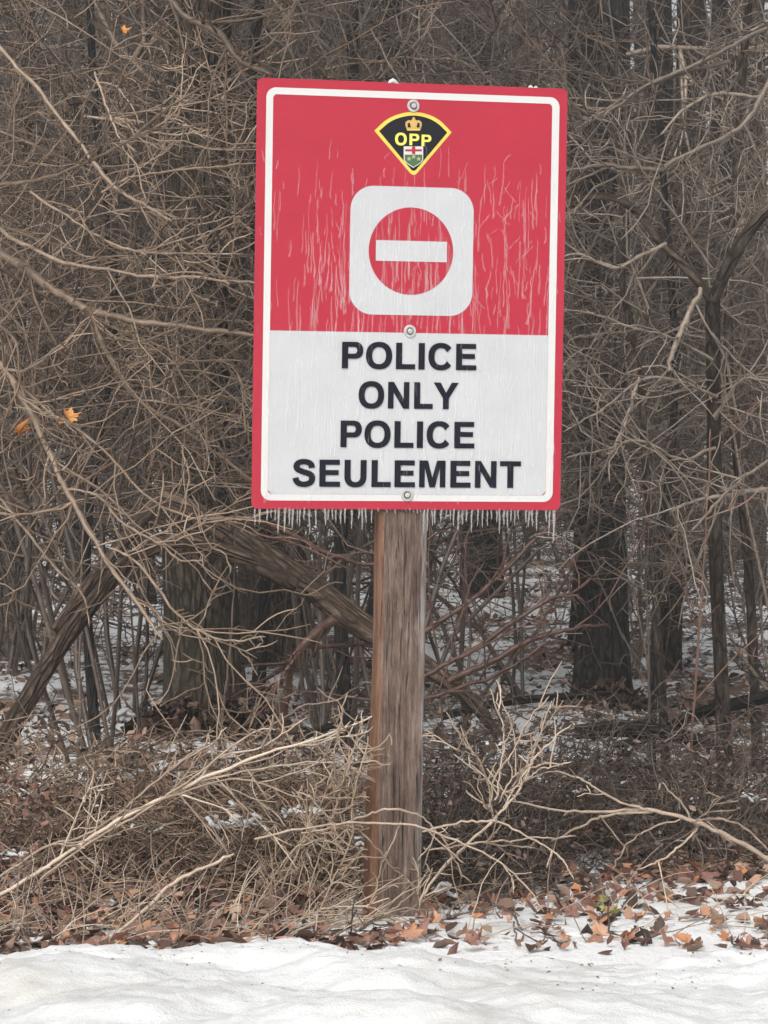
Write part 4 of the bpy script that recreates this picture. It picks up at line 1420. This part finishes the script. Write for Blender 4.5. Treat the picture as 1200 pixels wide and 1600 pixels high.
def floor_pos(y0, y1, dens_snow, lift=.012, power=1.0):
    def f(g, N):
        out = []
        while len(out) < N:
            Y = y0 + (y1 - y0) * g.random() ** power
            x = g.uniform(-1, 1) * .114 * Y * 1.3
            s = fbm(x, Y, 1.1, 40.0) + .5 * fbm(x, Y, 4.0, 44.0)
            if s > .12 and g.random() > dens_snow:
                continue
            if Y < edge_y(x) + .03 or (Y < 10.7 and x > -.15 and g.random() < .72) or (Y > 12 and g.random() < .1) or (Y < 9.95 and x < -.15 and g.random() < .6):
                continue
            out.append((x, Y, ground_z(x, Y) + lift * g.random()))
        return np.array(out)
    return f


def mound_pos(blobs):
    def f(g, N):
        out = []
        wts = np.array([b[5] for b in blobs], float)
        wts /= wts.sum()
        for k in range(N):
            x, y, rx, ry, h, _ = blobs[g.choice(len(blobs), p=wts)]
            a_ = g.uniform(0, 6.28)
            q = math.sqrt(g.random())
            zz = 1.25 * h * (1 - q * q) * g.random() ** 1.25
            xx, yy = x + rx * q * math.cos(a_), y + ry * q * math.sin(a_)
            out.append((xx, yy, ground_z(xx, yy) + zz))
        return np.array(out)
    return f


def blob(px, Y, wpx, ry, h, wt):
    return (at(px, 550, Y).x, Y, wpx * K * Y, ry, h, wt)


o = leaf_cloud('leaf_litter', 15000, floor_pos(9.4, 30, .22, .03, 1.6), (.015, .038), M['leaf_dull'], 71, .45)
tag(o, 'brown fallen leaves carpeting the forest floor', 'leaf litter', kind='stuff')
o = leaf_cloud('leaf_litter', 1500, mound_pos([blob(327, 14.95, 110, .35, .14, 3), blob(250, 14.9, 60, .3, .12, 1), blob(400, 14.9, 60, .3, .12, 1), blob(948, 16.3, 80, .3, .12, 1.5)]), (.02, .045), M['leaf_dull'], 74, .6)
tag(o, 'brown leaves drifted against the feet of the thick trunks', 'leaf litter', kind='stuff')
o = leaf_cloud('leaf_litter', 3800, floor_pos(9.36, 13.0, .18, .03), (.018, .042), M['leaf'], 72, .45)
tag(o, 'reddish fallen leaves scattered over snow near the post', 'leaf litter', kind='stuff')


def grit_pos(g, N):
    out = []
    while len(out) < N:
        x = g.uniform(-1.6, 1.6)
        Y = edge_y(x) - .02 - abs(g.normal(0, .28))
        if Y < 8.2:
            continue
        iy, ix = int(np.argmin(np.abs(by - Y))), int(np.argmin(np.abs(bx - x)))
        out.append((x, Y, BANK[iy, ix] + .002))
    return np.array(out)


o = leaf_cloud('grit', 420, grit_pos, (.002, .008), M['leaf_dull'], 73, .3)
tag(o, 'specks of bark and leaf crumbs on the snow bank', 'debris', kind='stuff')


left_bl = [blob(250, 10.9, 200, .45, .40, 3), blob(430, 10.8, 130, .4, .42, 3), blob(60, 11.1, 150, .5, .40, 2), blob(520, 10.7, 70, .3, .38, 1.3), blob(-120, 11.2, 160, .5, .4, 1.5)]
right_bl = [blob(760, 11.0, 120, .5, .48, 3), blob(930, 11.6, 140, .5, .40, 2.5), blob(1080, 11.4, 120, .5, .36, 2), blob(1230, 11.6, 130, .5, .38, 2), blob(690, 10.8, 60, .35, .42, 1.4)]


def weed_tubes(T, blobs, N, g, Lr, tint, wig=.35, r=(.0016, .0034)):
    P = mound_pos(blobs)(g, N)
    for p in P:
        d = norm(g.normal(0, 1, 3) * [1, .7, .55])
        L = g.uniform(*Lr)
        pts = [p]
        for i in range(5):
            d = norm(d + g.normal(0, wig, 3) + [0, 0, -.03])
            pts.append(pts[-1] + d * L / 5)
        rr = g.uniform(*r)
        T.add(np.array(pts), np.linspace(rr, rr * .6, 6), 3, np.clip(g.normal(tint, .2), 0, 1))


g = np.random.default_rng(81)
T = Tubes()
weed_tubes(T, left_bl, 3000, g, (.10, .34), .55)
o = T.build('undergrowth', M['twig_tan'])
tag(o, 'tangled brown dead weed stems left of the post', 'undergrowth', kind='stuff')
T = Tubes()
weed_tubes(T, right_bl, 4200, g, (.08, .34), .5, .4, (.0012, .003))
o = T.build('undergrowth', M['twig_dark'])
tag(o, 'tangled dark dead vines right of the post', 'undergrowth', kind='stuff')
o = leaf_cloud('undergrowth', 3600, mound_pos(left_bl), (.008, .022), M['leaf_dull'], 82, 1.2)
tag(o, 'curled brown leaves caught in the weeds left of the post', 'undergrowth', kind='stuff')
o = leaf_cloud('undergrowth', 3000, mound_pos(right_bl), (.007, .019), M['leaf_dark'], 83, 1.2)
o.data.name = 'undergrowth'
tag(o, 'curled dark leaves caught in the vines right of the post', 'undergrowth', kind='stuff')
o = leaf_cloud('undergrowth', 1500, mound_pos([left_bl[2], left_bl[4], left_bl[0], blob(30, 10.6, 90, .3, .34, 2)]), (.008, .020), M['leaf'], 84, 1.2)
tag(o, 'rust coloured curled leaves in the weeds at the lower left', 'undergrowth', kind='stuff')
# front fringe of dry grass along the snow edge
T = Tubes()
for k in range(620):
    px = g.uniform(-150, 600) if k < 540 else g.uniform(640, 1350)
    Y = g.uniform(9.5, 10.3)
    x = at(px, 550, Y).x
    if Y < edge_y(x) + .05:
        continue
    p = np.array([x, Y, ground_z(x, Y)])
    an = g.normal(.6, .9)
    d = norm(np.array([math.sin(an), g.normal(0, .3), abs(math.cos(an)) * .8 + .1]))
    L = g.uniform(.07, .30)
    pts = [p]
    for i in range(5):
        d = norm(d + g.normal(0, .12, 3) + [0, 0, -.16])
        pts.append(pts[-1] + d * L / 5)
    T.add(np.array(pts), np.linspace(.0024, .0012, 6), 3, g.uniform(.2, .9))
weed_tubes(T, left_bl, 900, g, (.08, .26), .45, .4, (.001, .0022))
weed_tubes(T, right_bl, 260, g, (.08, .26), .5, .4, (.001, .0022))
o = T.build('dry_grass', M['straw'])
tag(o, 'dry straw grass along the edge of the snow bank', 'grass', kind='stuff')

# individual leaves on the snow near the post
g = np.random.default_rng(91)
LM = []
for k in range(8):
    me = leaf_mesh('leaf', 900 + k, .040, 5, .25 + .28 * (k % 4))
    me.materials.append(M['leaf'])
    LM.append(me)
n = 0
while n < 285:
    if n < 215:
        px, Y = g.uniform(600, 1320), 9.45 + 1.6 * g.random() ** 1.3
    else:
        px, Y = g.uniform(-120, 600), 9.45 + .7 * g.random()
    x = at(px, 550, Y).x
    if Y < edge_y(x) - .05:
        continue
    o = link('leaf', LM[g.integers(8)], None, ground)
    o.location = (x, Y, ground_z(x, Y) + .012)
    o.rotation_euler = (g.normal(0, .5), g.normal(0, .5), g.uniform(0, 6.28))
    s = g.uniform(.4, 1.15)
    o.scale = (s, s, s * g.uniform(.7, 1.5))
    n += 1
for px, py, s in ((640, 1462, 1.25), (655, 1456, 1.35), (612, 1468, .9), (668, 1435, 1.0), (690, 1402, 1.2), (735, 1475, 1.0), (752, 1472, 1.1)):
    d = ray(px, py)
    p = CAM + d * (-(1.69 - .03) / d.z)
    o = link('leaf', LM[int(px) % 8], None, ground)
    o.location = p
    o.rotation_euler = (.55, g.normal(0, .3), g.uniform(0, 6.28))
    o.scale = (s, s, s)


# snow left lying in the brush and on the litter
def snow_patch(px, py, wpx, Y, hh, seed, ry=.5):
    """A ragged, lumpy remnant of snow with a melted outline."""
    p = at(px, py, Y)
    wv = wpx * K * Y / 2
    nr, na = 9, 36
    V = []
    for i in range(nr):
        q = i / (nr - 1)
        for j in range(na):
            t = 2 * math.pi * j / na
            e = 1 + .55 * fbm(math.cos(t), math.sin(t), 1.3, seed * 3.1) + .22 * fbm(math.cos(t), math.sin(t), 4.5, seed)
            x, y = wv * q * e * math.cos(t), wv * ry * q * e * math.sin(t)
            z = hh * (1 - q ** 3) * (1 + .55 * fbm(x / wv, y / wv, 1.6, seed + 5)) - (.006 if i == nr - 1 else 0)
            V.append((x, y, z))
    idx_ = np.arange(nr * na).reshape(nr, na)
    F = np.stack([idx_[:-1], idx_[1:], np.roll(idx_[1:], -1, 1), np.roll(idx_[:-1], -1, 1)], -1).reshape(-1, 4)
    o = link('snow_patch', raw_mesh('snow_patch', np.array(V), [F]), M['snow_clean'], ground)
    o.location = p
    return o


for i, (px, py, wv, Y, hh, ry) in enumerate([(690, 1396, 42, 10.25, .012, .8), (880, 1372, 80, 10.4, .012, 1.2), (985, 1385, 90, 10.3, .012, 1.2), (1060, 1398, 110, 10.2, .012, 1.2),
                                              (1130, 1375, 80, 10.4, .012, 1.2), (760, 1440, 130, 9.8, .014, 1.1), (620, 1448, 170, 9.72, .014, 1.0), (860, 1440, 120, 9.8, .012, 1.0), (1000, 1440, 100, 9.85, .012, 1.0),
                                              (60, 1462, 60, 9.6, .012, .9), (1150, 1420, 90, 10.0, .012, 1.2), (250, 1470, 70, 9.55, .012, .9), (420, 1462, 90, 9.6, .012, .9)]):
    o = snow_patch(px, py, wv, Y, hh, i + 1.5, ry)
    o.location.z = ground_z(o.location.x, o.location.y) + .004
# crumbs of snow caught in the brush
LU = []
for k in range(5):
    T = Tubes()
    gl = np.random.default_rng(1200 + k)
    n = 7
    t = np.linspace(-1, 1, n)
    P = np.stack([t + gl.normal(0, .08, n), gl.normal(0, .22, n), .30 * (1 - t * t) + gl.normal(0, .16, n)], 1)
    T.add(P, .52 * np.sqrt(np.maximum(0, 1 - t ** 2)) * gl.uniform(.55, 1.25, n) + .03, 8)
    me = T.mesh('snow_crumb')
    me.materials.append(M['snow_clean'])
    LU.append(me)
gl = np.random.default_rng(55)
for px, py, spx, spy, Y, n, sz in ((352, 1278, 24, 12, 10.42, 11, .016), (390, 1288, 16, 12, 10.4, 9, .015), (462, 1266, 16, 7, 10.35, 7, .015), (490, 1270, 8, 8, 10.3, 4, .014), (22, 1335, 18, 10, 10.45, 7, .015),
                                   (190, 1118, 16, 6, 14.8, 7, .035), (562, 1325, 8, 12, 10.3, 5, .012), (958, 1178, 18, 8, 11.8, 8, .016), (1175, 1246, 26, 6, 11.2, 7, .012), (782, 1165, 14, 8, 9.95, 4, .011),
                                   (690, 1390, 14, 8, 10.2, 6, .018), (215, 1290, 30, 10, 10.6, 5, .010), (120, 1240, 60, 30, 10.8, 7, .010), (900, 1230, 90, 40, 11.3, 9, .010)):
    for k in range(n):
        p = at(px + gl.normal(0, spx * .6), py + gl.normal(0, spy * .6), Y + gl.normal(0, .03))
        o = link('snow_crumb', LU[gl.integers(5)], None, ground)
        o.location = p
        o.rotation_euler = (gl.normal(0, .4), gl.normal(0, .4), gl.uniform(0, 6.28))
        sc = sz * gl.uniform(.5, 1.35)
        o.scale = (sc * gl.uniform(.9, 1.9), sc, sc * gl.uniform(.4, .75))

# small green sprig on the snow
p = at(950, 1440, 9.75)
root = empty('green_sprig', (p.x, p.y, ground_z(p.x, p.y)))
tag(root, 'small sprig with green leaves poking out of the snow at lower right', 'plant')
T = Tubes()
T.add([(0, 0, 0), (.004, 0, .03), (0, 0, .07), (.006, 0, .10)], [.004, .0035, .003, .002], 5)
T.build('stem', M['twig_dark'], root)
for k in range(9):
    o = link('sprig_leaf', leaf_mesh('sprig_leaf', 700 + k, .022, 5, .5), M['leaf_green'] if k < 5 else M['leaf_dark'], root)
    o.location = (g.normal(0, .018), g.normal(0, .012), (.09 if k < 5 else .055) + g.normal(0, .012))
    o.rotation_euler = (g.normal(1.0, .4), g.normal(0, .4), g.uniform(0, 6.28))
print('TRIS', sum(len(o.data.polygons) for o in bpy.data.objects if o.type=='MESH'), sum(len(m.polygons) for m in bpy.data.meshes))
print('OBJECTS', len(bpy.data.objects))

# thin winter mist hanging in the wood
HB = (-232, -212, -2.2, 232, 432, 26)
V = [(x, y, z) for x in (HB[0], HB[3]) for y in (HB[1], HB[4]) for z in (HB[2], HB[5])]
me = bpy.data.meshes.new('haze')
me.from_pydata(V, [], [(0, 1, 3, 2), (4, 6, 7, 5), (0, 4, 5, 1), (2, 3, 7, 6), (0, 2, 6, 4), (1, 5, 7, 3)])
me.update()
a = NT('mist')
a.t.nodes.remove(a.b)
pv = a.n('VolumePrincipled')
pv.inputs['Color'].default_value = (0.9, 0.91, 0.92, 1)
pv.inputs['Density'].default_value = 0.0014
a.l(pv.outputs[0], a.out.inputs['Volume'])
o = link('haze', me, a.m)
tag(o, 'thin pale winter mist in the air between the trees', 'haze', kind='stuff')
scene.cycles.volume_bounces = 1
